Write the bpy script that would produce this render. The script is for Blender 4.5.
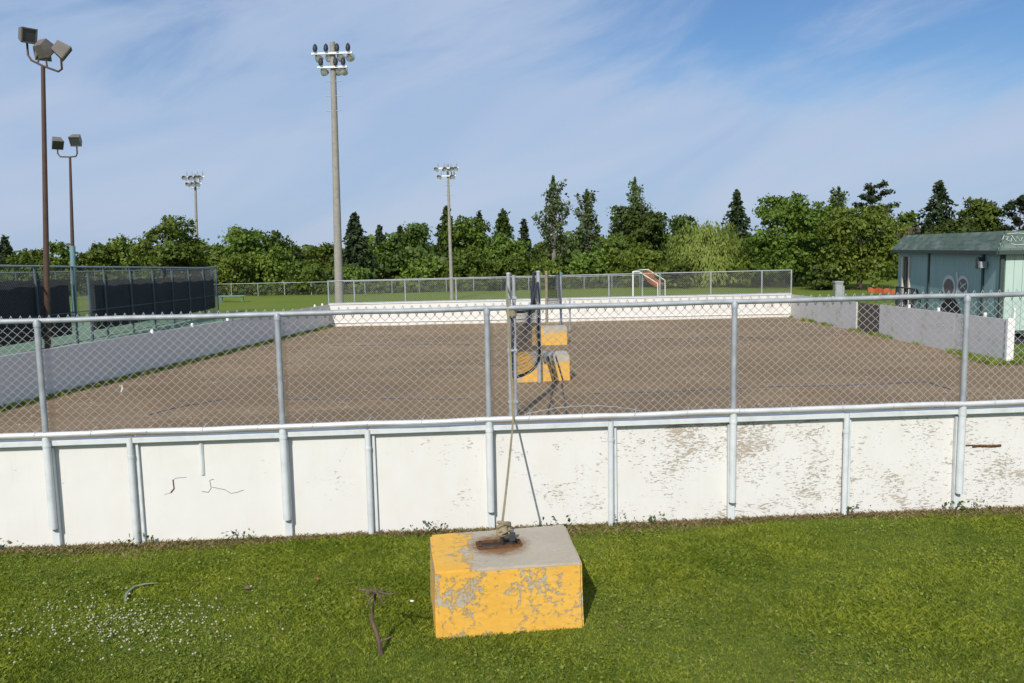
import bpy, bmesh, math, random
import numpy as np
from mathutils import Vector, Matrix
random.seed(7); rng = np.random.default_rng(7)
scene = bpy.context.scene
for o in list(bpy.data.objects): bpy.data.objects.remove(o)
C = scene.collection

# ------------------------------------------------------------------ camera
F = 826.0; PITCH, ROLL, YAW, EYE = .111, -.0178, -.0586, 2.8
_cy, _sy, _cp, _sp = math.cos(YAW), math.sin(YAW), math.cos(PITCH), math.sin(PITCH)
fw = Vector((_sy*_cp, _cy*_cp, -_sp)); _r = Vector((_cy, -_sy, 0)); _u = _r.cross(fw)
RT = math.cos(ROLL)*_r + math.sin(ROLL)*_u; UP = RT.cross(fw); EYEP = Vector((0, 0, EYE))
cd = bpy.data.cameras.new('camera'); cam = bpy.data.objects.new('camera', cd); C.objects.link(cam)
cd.sensor_width = 36; cd.lens = F*36/1024; cd.clip_start = .05; cd.clip_end = 3000
m3 = Matrix((RT, UP, -fw)).transposed()
cam.matrix_world = Matrix.Translation(EYEP) @ m3.to_4x4()
scene.camera = cam

# ------------------------------------------------------------------ light
SUNV = Vector((-.21, -1, .76)).normalized()          # towards the sun
sl = bpy.data.lights.new('sun', 'SUN'); sl.energy = 4.3; sl.angle = math.radians(.53); sl.color = (1, .945, .86)
so = bpy.data.objects.new('sun', sl); C.objects.link(so); so.location = (-20, -60, 60)
so.rotation_euler = (-SUNV).to_track_quat('-Z', 'Y').to_euler()
w = bpy.data.worlds.new('World'); scene.world = w; w.use_nodes = True
nt = w.node_tree; nt.nodes.clear()
def N(t, ty, **kw):
    n = t.nodes.new(ty)
    for k, v in kw.items(): setattr(n, k, v)
    return n
sky = N(nt, 'ShaderNodeTexSky', sky_type='NISHITA', sun_disc=False)
sky.sun_elevation = math.asin(SUNV.z); sky.sun_rotation = math.atan2(SUNV.x, SUNV.y)
sky.air_density = 1.1; sky.dust_density = .6; sky.ozone_density = 1.6; sky.altitude = 200
tc = N(nt, 'ShaderNodeTexCoord'); sep = N(nt, 'ShaderNodeSeparateXYZ'); nt.links.new(tc.outputs['Generated'], sep.inputs[0])
def wm(op, a, b=None, c=None):
    n = N(nt, 'ShaderNodeMath', operation=op)
    for i, v in enumerate((a, b, c)):
        if v is None: continue
        if isinstance(v, (int, float)): n.inputs[i].default_value = v
        else: nt.links.new(v, n.inputs[i])
    return n.outputs[0]
mp0 = N(nt, 'ShaderNodeMapping'); mp0.inputs['Rotation'].default_value = (0, .40, 0); nt.links.new(tc.outputs['Generated'], mp0.inputs[0])
mp = N(nt, 'ShaderNodeMapping'); mp.inputs['Scale'].default_value = (1.7, 1.7, 5.2); mp.inputs['Location'].default_value = (8.3, .6, 2.2)
nt.links.new(mp0.outputs[0], mp.inputs[0])
n1 = N(nt, 'ShaderNodeTexNoise'); n1.inputs['Scale'].default_value = 1.25; n1.inputs['Detail'].default_value = 8; n1.inputs['Roughness'].default_value = .60
n1.inputs['Distortion'].default_value = .7
nt.links.new(mp.outputs[0], n1.inputs['Vector'])
# the thin cirrus sheet thins out towards the upper right and thickens towards the horizon
clear = (fw*F + RT*(920-512) - UP*(-20-341.5)).normalized()
dp = N(nt, 'ShaderNodeVectorMath', operation='DOT_PRODUCT'); dp.inputs[1].default_value = clear; nt.links.new(tc.outputs['Generated'], dp.inputs[0])
hole = N(nt, 'ShaderNodeMapRange', interpolation_type='SMOOTHSTEP'); nt.links.new(dp.outputs['Value'], hole.inputs[0])
hole.inputs['From Min'].default_value = .89; hole.inputs['From Max'].default_value = .995; hole.inputs['To Max'].default_value = .27
low = N(nt, 'ShaderNodeMapRange'); nt.links.new(sep.outputs[2], low.inputs[0])
low.inputs['From Min'].default_value = .0; low.inputs['From Max'].default_value = .20; low.inputs['To Min'].default_value = .45; low.inputs['To Max'].default_value = .0
cov = wm('ADD', wm('SUBTRACT', n1.outputs['Fac'], hole.outputs[0]), low.outputs[0])
cr = N(nt, 'ShaderNodeValToRGB'); cr.color_ramp.elements[0].position = .17; cr.color_ramp.elements[1].position = .50
cr.color_ramp.elements[0].color = (.05, .05, .05, 1); cr.color_ramp.elements[1].color = (.90, .90, .90, 1); cr.color_ramp.interpolation = 'EASE'
nt.links.new(cov, cr.inputs[0])
hs = N(nt, 'ShaderNodeHueSaturation'); hs.inputs['Saturation'].default_value = 1.22; hs.inputs['Value'].default_value = .95; nt.links.new(sky.outputs[0], hs.inputs['Color'])
tn = N(nt, 'ShaderNodeMix', data_type='RGBA', blend_type='MULTIPLY'); tn.inputs['Factor'].default_value = 1; tn.inputs['B'].default_value = (.80, .90, 1.08, 1); nt.links.new(hs.outputs[0], tn.inputs['A'])
mp2 = N(nt, 'ShaderNodeMapping'); mp2.inputs['Scale'].default_value = (1.1, 1.1, 4.6); mp2.inputs['Location'].default_value = (2.7, 4.1, 1.3); nt.links.new(mp0.outputs[0], mp2.inputs[0])
n2w = N(nt, 'ShaderNodeTexNoise'); n2w.inputs['Scale'].default_value = 2.2; n2w.inputs['Detail'].default_value = 7; n2w.inputs['Distortion'].default_value = .6; nt.links.new(mp2.outputs[0], n2w.inputs['Vector'])
cr2 = N(nt, 'ShaderNodeValToRGB'); cr2.color_ramp.elements[0].position = .36; cr2.color_ramp.elements[1].position = .66; cr2.color_ramp.interpolation = 'EASE'
cr2.color_ramp.elements[0].color = (.395, .525, .74, 1); cr2.color_ramp.elements[1].color = (.48, .577, .762, 1); nt.links.new(n2w.outputs['Fac'], cr2.inputs[0])
sc2 = N(nt, 'ShaderNodeVectorMath', operation='SCALE'); sc2.inputs['Scale'].default_value = 10; nt.links.new(cr2.outputs[0], sc2.inputs[0])
mx = N(nt, 'ShaderNodeMix', data_type='RGBA'); nt.links.new(sc2.outputs[0], mx.inputs['B'])
nt.links.new(cr.outputs[0], mx.inputs['Factor']); nt.links.new(tn.outputs['Result'], mx.inputs['A'])
bg = N(nt, 'ShaderNodeBackground'); bg.inputs[1].default_value = .098
nt.links.new(mx.outputs['Result'], bg.inputs[0])
nt.links.new(bg.outputs[0], N(nt, 'ShaderNodeOutputWorld').inputs[0])

# ------------------------------------------------------------------ exposure
vs = scene.view_settings; vs.view_transform = 'Standard'; vs.look = 'None'; vs.gamma = 1; vs.use_curve_mapping = False
vs.exposure = 0.0
scene.render.resolution_x = 1024; scene.render.resolution_y = 683

# ------------------------------------------------------------------ ground shape and measuring helpers
KX, MY = .0081, -.0227
def gz(x, y): return KX*min(max(x, -20), 20) + MY*(min(max(y, -10), 50) - 9)
def gzn(x, y): return KX*np.clip(x, -20, 20) + MY*(np.clip(y, -10, 50) - 9)
def at(px, py, Y):
    d = fw*F + RT*(px-512) - UP*(py-341.5); return EYEP + d*(Y/d.y)
def px_per_m(Y): return F/Y

# ------------------------------------------------------------------ mesh helpers
class MB:
    def __init__(s): s.v = []; s.f = []
    def add(s, v, f):
        o = len(s.v); s.v += [tuple(p) for p in v]; s.f += [tuple(i+o for i in q) for q in f]; return s
    def box(s, c, d, rot=None):
        c = Vector(c); h = Vector(d)/2; R = rot or Matrix.Identity(3); b = min(h)*.16
        vs_ = []
        bm = bmesh.new(); bmesh.ops.create_cube(bm, size=1)
        for v in bm.verts: v.co = Vector((v.co.x*d[0], v.co.y*d[1], v.co.z*d[2]))
        bmesh.ops.bevel(bm, geom=bm.edges[:], offset=min(b, .012), segments=1, affect='EDGES')
        bm.verts.index_update()
        s.add([c + R @ v.co for v in bm.verts], [[v.index for v in f.verts] for f in bm.faces]); bm.free(); return s
    def hexa(s, p):   # 8 points: bottom ring 0-3 (ccw), top ring 4-7
        s.add(p, [(0,3,2,1),(4,5,6,7),(0,1,5,4),(1,2,6,5),(2,3,7,6),(3,0,4,7)]); return s
    def tube(s, pts, r, n=8, cap=True):
        pts = [Vector(p) for p in pts]; m = len(pts); rr = r if isinstance(r, (list, tuple)) else [r]*m
        d0 = (pts[1]-pts[0]).normalized(); a = d0.orthogonal().normalized()
        V = []
        for i, p in enumerate(pts):
            d = (pts[min(i+1, m-1)] - pts[max(i-1, 0)]).normalized()
            a = (a - d*a.dot(d)).normalized(); b = d.cross(a)
            for k in range(n):
                t = 2*math.pi*k/n; V.append(p + (a*math.cos(t) + b*math.sin(t))*rr[i])
        Fc = [(i*n+k, i*n+(k+1) % n, (i+1)*n+(k+1) % n, (i+1)*n+k) for i in range(m-1) for k in range(n)]
        if cap:      # caps keep their own vertices so that smooth shading does not bleed over the rim
            q = len(V); V += V[:n] + V[(m-1)*n:m*n]; Fc += [tuple(range(q, q+n))[::-1], tuple(range(q+n, q+2*n))]
        s.add(V, Fc); return s
    def build(s, name, mat, parent=None, smooth=False, stuff=False):
        me = bpy.data.meshes.new(name); me.from_pydata(s.v, [], s.f); me.update()
        return link(name, me, mat, parent, smooth, stuff)
def link(name, me, mat, parent=None, smooth=False, stuff=False):
    if mat is not None and not me.materials: me.materials.append(mat)
    if smooth: me.polygons.foreach_set('use_smooth', [True]*len(me.polygons))
    o = bpy.data.objects.new(name, me); C.objects.link(o)
    if parent is not None:
        o.parent = parent; o.matrix_parent_inverse = Matrix.Translation(-parent.location) if parent.parent is None and parent.type == 'EMPTY' else Matrix.Identity(4)
    if stuff: o['kind'] = 'stuff'
    return o
def np_mesh(name, v, quads=None, tris=None):
    me = bpy.data.meshes.new(name); v = np.ascontiguousarray(v, np.float32)
    fs = quads if quads is not None else tris; n = fs.shape[1]
    me.vertices.add(len(v)); me.vertices.foreach_set('co', v.ravel())
    me.loops.add(fs.size); me.loops.foreach_set('vertex_index', np.ascontiguousarray(fs, np.int32).ravel())
    me.polygons.add(len(fs)); me.polygons.foreach_set('loop_start', np.arange(0, fs.size, n, dtype=np.int32))
    me.update(calc_edges=True); return me
def thing(name, label, cat, loc=(0, 0, 0), group=None):
    o = bpy.data.objects.new(name, None); C.objects.link(o); o.location = loc; o.empty_display_size = .2
    return tag(o, label, cat, group)
def tag(o, label, cat, group=None):
    o['label'] = label; o['category'] = cat
    if group: o['group'] = group
    return o
def struct(o): o['kind'] = 'structure'; return o

# ------------------------------------------------------------------ materials
def mat(name, col, rough=.7, metal=0, spec=.3):
    m = bpy.data.materials.new(name); m.use_nodes = True; b = m.node_tree.nodes['Principled BSDF']
    b.inputs['Base Color'].default_value = (*col, 1); b.inputs['Roughness'].default_value = rough
    b.inputs['Metallic'].default_value = metal; b.inputs['Specular IOR Level'].default_value = spec
    return m
class T:   # tiny node-writing helper
    def __init__(s, m): s.m = m; s.t = m.node_tree; s.b = s.t.nodes['Principled BSDF']
    def n(s, ty, **kw): return N(s.t, ty, **kw)
    def L(s, a, b): s.t.links.new(a, b)
    def pos(s, scale=(1, 1, 1), obj=False):
        if obj: src = s.n('ShaderNodeTexCoord').outputs['Object']
        else: src = s.n('ShaderNodeNewGeometry').outputs['Position']
        mpn = s.n('ShaderNodeMapping'); mpn.inputs['Scale'].default_value = scale; s.L(src, mpn.inputs[0]); return mpn.outputs[0]
    def noise(s, vec, scale, detail=4, rough=.55, dist=0):
        q = s.n('ShaderNodeTexNoise'); q.inputs['Scale'].default_value = scale; q.inputs['Detail'].default_value = detail
        q.inputs['Roughness'].default_value = rough; q.inputs['Distortion'].default_value = dist; s.L(vec, q.inputs['Vector']); return q.outputs['Fac']
    def ramp(s, v, stops, interp='LINEAR'):
        q = s.n('ShaderNodeValToRGB'); e = q.color_ramp.elements; q.color_ramp.interpolation = interp
        while len(e) < len(stops): e.new(.5)
        for k, (p, c) in enumerate(stops):
            e[k].position = p; e[k].color = (c, c, c, 1) if isinstance(c, (int, float)) else (*c, 1)
        s.L(v, q.inputs[0]); return q.outputs[0]
    def math(s, op, *a):
        q = s.n('ShaderNodeMath', operation=op)
        for i, v in enumerate(a):
            if isinstance(v, (int, float)): q.inputs[i].default_value = v
            else: s.L(v, q.inputs[i])
        return q.outputs[0]
    def mix(s, f, a, b, blend='MIX'):
        q = s.n('ShaderNodeMix', data_type='RGBA', blend_type=blend)
        for k, v in (('Factor', f), ('A', a), ('B', b)):
            if isinstance(v, (int, float)): q.inputs[k].default_value = v
            elif isinstance(v, tuple): q.inputs[k].default_value = (*v, 1)
            else: s.L(v, q.inputs[k])
        return q.outputs['Result']
    def color(s, c): s.L(c, s.b.inputs['Base Color'])
    def bump(s, h, dist=.01, st=1):
        q = s.n('ShaderNodeBump'); q.inputs['Distance'].default_value = dist; q.inputs['Strength'].default_value = st
        s.L(h, q.inputs['Height']); s.L(q.outputs[0], s.b.inputs['Normal'])
    def island(s): return s.n('ShaderNodeNewGeometry').outputs['Random Per Island']
    def objrand(s): return s.n('ShaderNodeObjectInfo').outputs['Random']

def m_varied(name, c1, c2, scale=4, rough=.7, metal=0, spec=.3, bump=0, stretch=(1, 1, 1), lo=.3, hi=.7):
    m = mat(name, c1, rough, metal, spec); t = T(m); v = t.noise(t.pos(stretch), scale, 5)
    t.color(t.mix(t.ramp(v, [(lo, 0.0), (hi, 1.0)]), c1, c2))
    if bump: t.bump(v, bump)
    return m
def m_peel(name, x0, x1, base=(.70, .69, .66), amt0=.0, amt1=1.0):
    """white board paint, flaked to grey wood; flaking grows along x from x0 to x1"""
    m = mat(name, base, .55); t = T(m); p = t.pos((1, 1, 1))
    sx = t.n('ShaderNodeSeparateXYZ'); t.L(p, sx.inputs[0])
    mr = t.n('ShaderNodeMapRange'); mr.inputs['From Min'].default_value = x0; mr.inputs['From Max'].default_value = x1
    mr.inputs['To Min'].default_value = amt0; mr.inputs['To Max'].default_value = amt1; t.L(sx.outputs[0], mr.inputs[0])
    amt = mr.outputs[0]
    big = t.noise(t.pos((1, 1, 1)), 2.1, 4, .6)
    fine = t.noise(t.pos((8.0, 8.0, 22.0)), 2.6, 11, .70, .4)
    s_ = t.math('ADD', t.math('MULTIPLY', fine, .72), t.math('MULTIPLY', big, .42))
    thr = t.math('SUBTRACT', .795, t.math('MULTIPLY', amt, .135))
    mask = t.ramp(t.math('MULTIPLY_ADD', t.math('SUBTRACT', s_, thr), 18, .5), [(.25, 0.0), (.75, 1.0)])
    wood = t.ramp(t.noise(t.pos((3, 3, 40)), 2.5, 6), [(.3, (.36, .285, .215)), (.7, (.54, .47, .39))])
    dirt = t.ramp(t.noise(t.pos((2, 2, 1.2)), 2.2, 6, .6), [(.42, 0.0), (.85, .38)])
    paint = t.mix(dirt, base, (.60, .57, .50))
    scuff = t.ramp(t.noise(t.pos((1.6, 1.6, 7.0)), 3.3, 9, .75, 1.2), [(.66, 0.0), (.74, .55)])
    drip = t.ramp(t.noise(t.pos((11, 11, .7)), 2.0, 5, .6), [(.60, 0.0), (.80, .22)])
    paint = t.mix(drip, t.mix(scuff, paint, (.40, .37, .33)), (.50, .45, .37))
    t.color(t.mix(mask, paint, wood))
    hh = t.math('SUBTRACT', t.math('MULTIPLY', t.noise(t.pos((1, 1, 1)), 9, 4), .4), mask); t.bump(hh, .004, .7)
    return m
M = {}
M['board_near'] = m_peel('near_board_paint', -3.2, 1.6, amt0=.3, amt1=1.15)
M['board_far'] = m_peel('far_board_paint', -12, 12, (.70, .685, .645), .6, 1.1)
M['board_side'] = m_peel('side_board_paint', -12, 14, (.60, .59, .58), .45, 1.25)
M['white_post'] = m_varied('white_post_paint', (.62, .65, .66), (.47, .50, .51), 7, .6, bump=.003, lo=.45, hi=.85)
M['galv'] = m_varied('galvanised_steel', (.42, .45, .47), (.29, .31, .33), 9, .62, .3, .35)
M['galv_wire'] = mat('galvanised_wire', (.44, .45, .44), .55, .2, .4)
M['rail'] = m_varied('painted_rail', (.72, .73, .73), (.55, .56, .56), 5, .4, .2, .5)
M['dark_steel'] = mat('dark_steel', (.05, .055, .06), .5, .3)
M['rust'] = m_varied('rust', (.16, .075, .03), (.07, .04, .025), 25, .9, 0, .1, .01)
M['bronze'] = m_varied('brown_pole_paint', (.105, .06, .042), (.075, .045, .033), 3, .5)
M['bronze_box'] = m_varied('bronze_housing', (.17, .15, .135), (.12, .105, .095), 3, .5)
M['teal'] = m_varied('teal_paint', (.17, .28, .30), (.13, .23, .25), 3, .5)
M['fence_blue'] = m_varied('dark_blue_grey_paint', (.085, .12, .14), (.065, .095, .115), 3, .55)
M['dark_wire'] = mat('dark_coated_wire', (.19, .20, .21), .6, .2)
M['concrete_pole'] = m_varied('concrete_pole', (.33, .31, .27), (.25, .235, .205), 5, .85, 0, .2, .003)
M['lens'] = mat('lamp_glass', (.07, .072, .07), .35, 0, .3)
M['reflector'] = mat('reflector_metal', (.72, .73, .74), .25, .7)
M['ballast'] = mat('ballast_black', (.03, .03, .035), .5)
M['crossarm'] = mat('white_crossarm', (.8, .8, .78), .5)
M['screen'] = m_varied('windscreen_fabric', (.012, .014, .017), (.022, .025, .03), 1.5, .9)
M['navy'] = mat('navy_net', (.03, .036, .05), .8)
M['strap'] = m_varied('strap_webbing', (.30, .26, .16), (.20, .17, .105), 12, .85)
M['blue_tape'] = mat('blue_tape', (.075, .085, .12), .7)
M['plastic_white'] = mat('pale_plastic', (.72, .75, .72), .35)
M['orange'] = mat('orange_plastic', (.40, .10, .04), .6)
M['goal_white'] = mat('goal_white_paint', (.78, .77, .74), .5)
M['goal_net'] = mat('goal_red_net', (.50, .13, .06), .8)
M['bark'] = m_varied('bark', (.11, .085, .065), (.055, .043, .034), 6, .95, 0, .1, .03, (1, 1, .25))
M['pale_bark'] = m_varied('pale_bark', (.25, .23, .19), (.13, .115, .095), 5, .95, 0, .1, .02, (1, 1, .3))
M['twig'] = m_varied('dead_wood', (.19, .135, .10), (.075, .05, .04), 30, .9, 0, .1, .006, (1, 1, .3))

def m_ground():
    m = mat('lawn', (.07, .12, .02), .95, 0, .1); t = T(m)
    a = t.noise(t.pos(), .22, 5, .6); b = t.noise(t.pos(), 3.5, 6, .65)
    c = t.mix(t.ramp(a, [(.3, 0.0), (.7, 1.0)]), (.130, .190, .028), (.185, .220, .044))
    c = t.mix(t.ramp(b, [(.35, 0.0), (.8, .55)]), c, (.075, .105, .018))
    t.color(c); t.bump(t.noise(t.pos(), 22, 6, .7), .05); return m
M['ground'] = m_ground()
def m_dirt():
    m = mat('rink_dirt', (.2, .13, .08), .95, 0, .12); t = T(m)
    a = t.noise(t.pos((.7, 1.0, 1)), .9, 6, .62, .5); b = t.noise(t.pos((1, 1, 1)), 11, 9, .74); c3 = t.noise(t.pos((.3, .6, 1)), .5, 5, .6, .8)
    c = t.ramp(a, [(.25, (.275, .180, .098)), (.5, (.340, .230, .130)), (.75, (.39, .278, .168))])
    c = t.mix(t.ramp(b, [(.30, .8), (.50, 0.0)]), c, (.14, .098, .060))
    c = t.mix(t.ramp(b, [(.58, 0.0), (.75, .65)]), c, (.44, .36, .26))
    c = t.mix(t.ramp(c3, [(.44, 0.0), (.60, .55)]), c, (.215, .150, .092))
    d4 = t.noise(t.pos((.5, .22, 1)), 1.1, 6, .65, 1.0); c = t.mix(t.ramp(d4, [(.55, 0.0), (.72, .45)]), c, (.42, .32, .21))
    t.color(c)
    t.bump(t.math('ADD', t.math('MULTIPLY', b, .5), t.noise(t.pos(), 60, 5, .7)), .05, .9); return m
M['dirt'] = m_dirt()
def m_court():
    m = mat('court_green', (.12, .23, .14), .85); t = T(m); a = t.noise(t.pos(), 1.2, 6, .6)
    t.color(t.ramp(a, [(.3, (.135, .225, .145)), (.7, (.175, .27, .18))])); return m
M['court'] = m_court()
def m_block(name, seed):
    m = mat(name, (.75, .4, .05), .75, 0, .25); t = T(m); p = t.pos((1, 1, 1), True)
    sx = t.n('ShaderNodeSeparateXYZ'); t.L(p, sx.inputs[0])
    mpn = t.n('ShaderNodeMapping'); mpn.inputs['Location'].default_value = (seed, seed*2.1, 0); t.L(p, mpn.inputs[0]); q = mpn.outputs[0]
    n = t.noise(q, 19, 11, .75, .5); big = t.noise(q, 2.6, 3)
    # the top is trodden and weathered: most of its paint has gone except along the left edge
    top = t.math('MULTIPLY', t.math('GREATER_THAN', sx.outputs[2], .482), t.math('MINIMUM', t.math('MAXIMUM', t.math('MULTIPLY_ADD', sx.outputs[0], 1.0, .36), -.02), .46))
    edge = t.math('MULTIPLY', t.math('LESS_THAN', sx.outputs[2], .05), .03)
    side = t.math('MULTIPLY', t.math('LESS_THAN', sx.outputs[2], .482), t.math('MULTIPLY_ADD', sx.outputs[0], -.07, t.math('MULTIPLY_ADD', sx.outputs[2], .12, -.015)))
    v = t.math('ADD', side, t.math('ADD', t.math('ADD', t.math('MULTIPLY', n, .75), t.math('MULTIPLY', big, .35)), t.math('ADD', top, edge)))
    mask = t.ramp(t.math('MULTIPLY_ADD', t.math('SUBTRACT', v, .622), 18, .5), [(.2, 0.0), (.8, 1.0)])
    fine = t.noise(q, 40, 6, .7)
    conc = t.ramp(t.math('ADD', t.math('MULTIPLY', fine, .5), t.math('MULTIPLY', big, .5)), [(.3, (.37, .315, .235)), (.7, (.50, .44, .345))])
    yel = t.ramp(t.math('ADD', t.math('MULTIPLY', big, .6), t.math('MULTIPLY', t.noise(q, 22, 6, .7), .4)), [(.3, (.67, .355, .050)), (.7, (.76, .45, .09))])
    col = t.mix(mask, yel, conc)
    grime = t.ramp(t.noise(q, 5, 8, .7), [(.52, 0.0), (.8, .5)]); col = t.mix(grime, col, (.30, .24, .16))
    dv = t.n('ShaderNodeVectorMath', operation='DISTANCE'); dv.inputs[1].default_value = (-.03, .05, .5); t.L(p, dv.inputs[0])
    rs = t.ramp(t.math('ADD', dv.outputs['Value'], t.math('MULTIPLY_ADD', t.noise(q, 14, 6, .7), .22, -.11)), [(.15, .9), (.26, 0.0)])
    if seed == 0: col = t.mix(rs, col, (.20, .095, .03))
    t.color(col); t.bump(t.math('SUBTRACT', t.math('MULTIPLY', fine, .6), t.math('MULTIPLY', mask, .6)), .006, .8); return m
M['block'] = m_block('worn_yellow_paint_concrete', 0.0); M['block2'] = m_block('yellow_paint_concrete', 3.7)
def m_leaf(name, dark, light, trans=.22):
    m = bpy.data.materials.new(name); m.use_nodes = True; t = T(m); b = t.b
    b.inputs['Roughness'].default_value = .55; b.inputs['Specular IOR Level'].default_value = .25
    v = t.math('ADD', t.math('MULTIPLY', t.island(), .6), t.math('MULTIPLY', t.noise(t.pos(), .9, 3), .4))
    c = t.ramp(v, [(.2, dark), (.8, light)])
    hv = t.n('ShaderNodeHueSaturation'); t.L(c, hv.inputs['Color']); t.L(t.math('MULTIPLY_ADD', t.objrand(), .022, .488), hv.inputs['Hue']); t.L(t.math('MULTIPLY_ADD', t.objrand(), .34, .74), hv.inputs['Value'])
    c = hv.outputs[0] if name not in ('grass_blades', 'clover_leaves', 'dry_grass') else c; t.color(c)
    tr = t.n('ShaderNodeBsdfTranslucent'); t.L(t.mix(1.0, c, (1.1, 1.25, .6), 'MULTIPLY'), tr.inputs[0])
    ms = t.n('ShaderNodeMixShader'); ms.inputs[0].default_value = trans
    out = [n for n in t.t.nodes if n.type == 'OUTPUT_MATERIAL'][0]
    t.L(b.outputs[0], ms.inputs[1]); t.L(tr.outputs[0], ms.inputs[2]); t.L(ms.outputs[0], out.inputs[0]); return m
M['maple'] = m_leaf('maple_leaves', (.062, .112, .014), (.150, .205, .028))
M['bright'] = m_leaf('bright_leaves', (.085, .135, .016), (.185, .235, .034))
M['deep'] = m_leaf('deep_green_leaves', (.042, .075, .014), (.100, .142, .024))
M['spruce'] = m_leaf('spruce_needles', (.026, .045, .018), (.066, .092, .034), .1)
M['poplar'] = m_leaf('poplar_leaves', (.065, .100, .032), (.140, .180, .065))
M['willow'] = m_leaf('willow_leaves', (.150, .215, .036), (.270, .345, .066))
def m_grass():
    m = m_leaf('grass_blades', (.095, .145, .012), (.315, .345, .038), .3); t = T(m)
    rampn = [n for n in t.t.nodes if n.type == 'VALTORGB'][0]
    patch = t.math('ADD', t.math('MULTIPLY', t.noise(t.pos(), 1.1, 5, .65), .7), t.math('MULTIPLY', t.noise(t.pos(), 6.0, 4, .6), .5))
    v = t.math('MULTIPLY_ADD', t.island(), .42, t.math('MULTIPLY_ADD', patch, 1.5, -.62))
    t.L(v, rampn.inputs[0]); return m
M['grass'] = m_grass()
M['clover'] = m_leaf('clover_leaves', (.10, .155, .018), (.24, .29, .05), .25)
M['dry'] = m_leaf('dry_grass', (.14, .10, .05), (.30, .23, .12), .15)
M['petal'] = mat('clover_petals', (.42, .40, .30), .9)

# ================================================================== THE SETTING
def sheet(name, xs, ys, z, m, bump=None):
    X, Y = np.meshgrid(xs, ys); Z = z(X, Y)
    if bump is not None: Z = Z + bump(X, Y)
    nx, ny = len(xs), len(ys); i = np.arange(nx*ny).reshape(ny, nx)
    q = np.stack([i[:-1, :-1], i[:-1, 1:], i[1:, 1:], i[1:, :-1]], -1).reshape(-1, 4)
    me = np_mesh(name, np.stack([X, Y, Z], -1).reshape(-1, 3), quads=q)
    return struct(link(name, me, m, None, True))
gx = np.array([-1500, -600, -250, -120, -60, -35, -20, -14, -8, -4, 0, 4, 8, 14, 20, 35, 60, 120, 250, 600, 1500.])
gy = np.array([-60, -10, 0, 4, 9, 20, 30, 40, 50, 70, 110, 200, 500, 1500.])
sheet('ground', gx, gy, gzn, M['ground'])
# rink corners (world metres)
XL, XR, YF = -11.1, 10.77, 39.14
YN0, SN = 8.045, .111                                  # near board line y = YN0 + SN*x
YRE = 20.46                                            # where the right-hand board stops
def near_y(x): return YN0 + SN*x
def rn(X, Y):
    return .012*np.sin(X*1.3+Y*.7)*np.sin(Y*1.1-X*.4) + .006*np.sin(X*2.9+Y*.6)*np.sin(Y*1.9+X)
def build_rink():
    t = np.linspace(0, 1, 110); xs = np.linspace(XL-.05, XR+9, 120); V = []
    X = np.repeat(xs[None], 110, 0); Y0 = YN0 + SN*X + .06; Y = Y0 + (YF-Y0)*t[:, None]**1.4
    # right of the board line the dirt only continues through the open corner
    keep = (X <= XR+.2) | (Y < YRE - .3 + .35*np.sin(X*2.3))
    Z = gzn(X, Y) + .030 + rn(X, Y)
    ny, nx = X.shape; i = np.arange(nx*ny).reshape(ny, nx)
    q = np.stack([i[:-1, :-1], i[:-1, 1:], i[1:, 1:], i[1:, :-1]], -1).reshape(-1, 4)
    k = keep.reshape(-1)[q].all(1)
    return struct(link('rink_floor', np_mesh('rink_floor', np.stack([X, Y, Z], -1).reshape(-1, 3), quads=q[k]), M['dirt'], None, True))
build_rink()
def gravel():
    n = 26000; X = rng.uniform(XL+.1, XR-.1, n); t_ = rng.uniform(0, 1, n)**1.5; Y0 = YN0+SN*X+1.2; Y = Y0+(36-Y0)*t_
    k = np.sin(X*.9+np.sin(Y*.7)*1.6)*np.sin(Y*.55+X*.2) > rng.uniform(-1.3, .9, n); X, Y = X[k], Y[k]; n = len(X)
    r_ = (.008+.014*rng.uniform(0, 1, n)**3)*(1+.03*(Y-9)); a_ = rng.uniform(0, 6.28, n)
    u = np.array([(1, 0, 0), (-.5, .87, 0), (-.5, -.87, 0), (0, 0, .8), (.3, .4, .55)]); f = np.array([(0, 4, 3), (4, 1, 3), (1, 2, 3), (2, 0, 3), (0, 1, 4)])
    ca, sa = np.cos(a_)[:, None], np.sin(a_)[:, None]
    P = np.stack([ca*u[None, :, 0]-sa*u[None, :, 1], sa*u[None, :, 0]+ca*u[None, :, 1], np.repeat(u[None, :, 2], n, 0)], -1)*r_[:, None, None]
    P = P + np.stack([X, Y, gzn(X, Y)+.029+rn(X, Y)], 1)[:, None]
    m = mat('gravel_stone', (.3, .25, .2), .9); t = T(m); t.color(t.ramp(t.island(), [(0, (.13, .10, .075)), (.5, (.30, .235, .17)), (.85, (.46, .39, .31)), (1, (.58, .53, .46))]))
    o = link('gravel', np_mesh('gravel', P.reshape(-1, 3), tris=(f[None]+5*np.arange(n)[:, None, None]).reshape(-1, 3)), m)
    o['kind'] = 'stuff'; tag(o, 'loose gravel scattered over the brown rink floor', 'gravel')
gravel()
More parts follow.
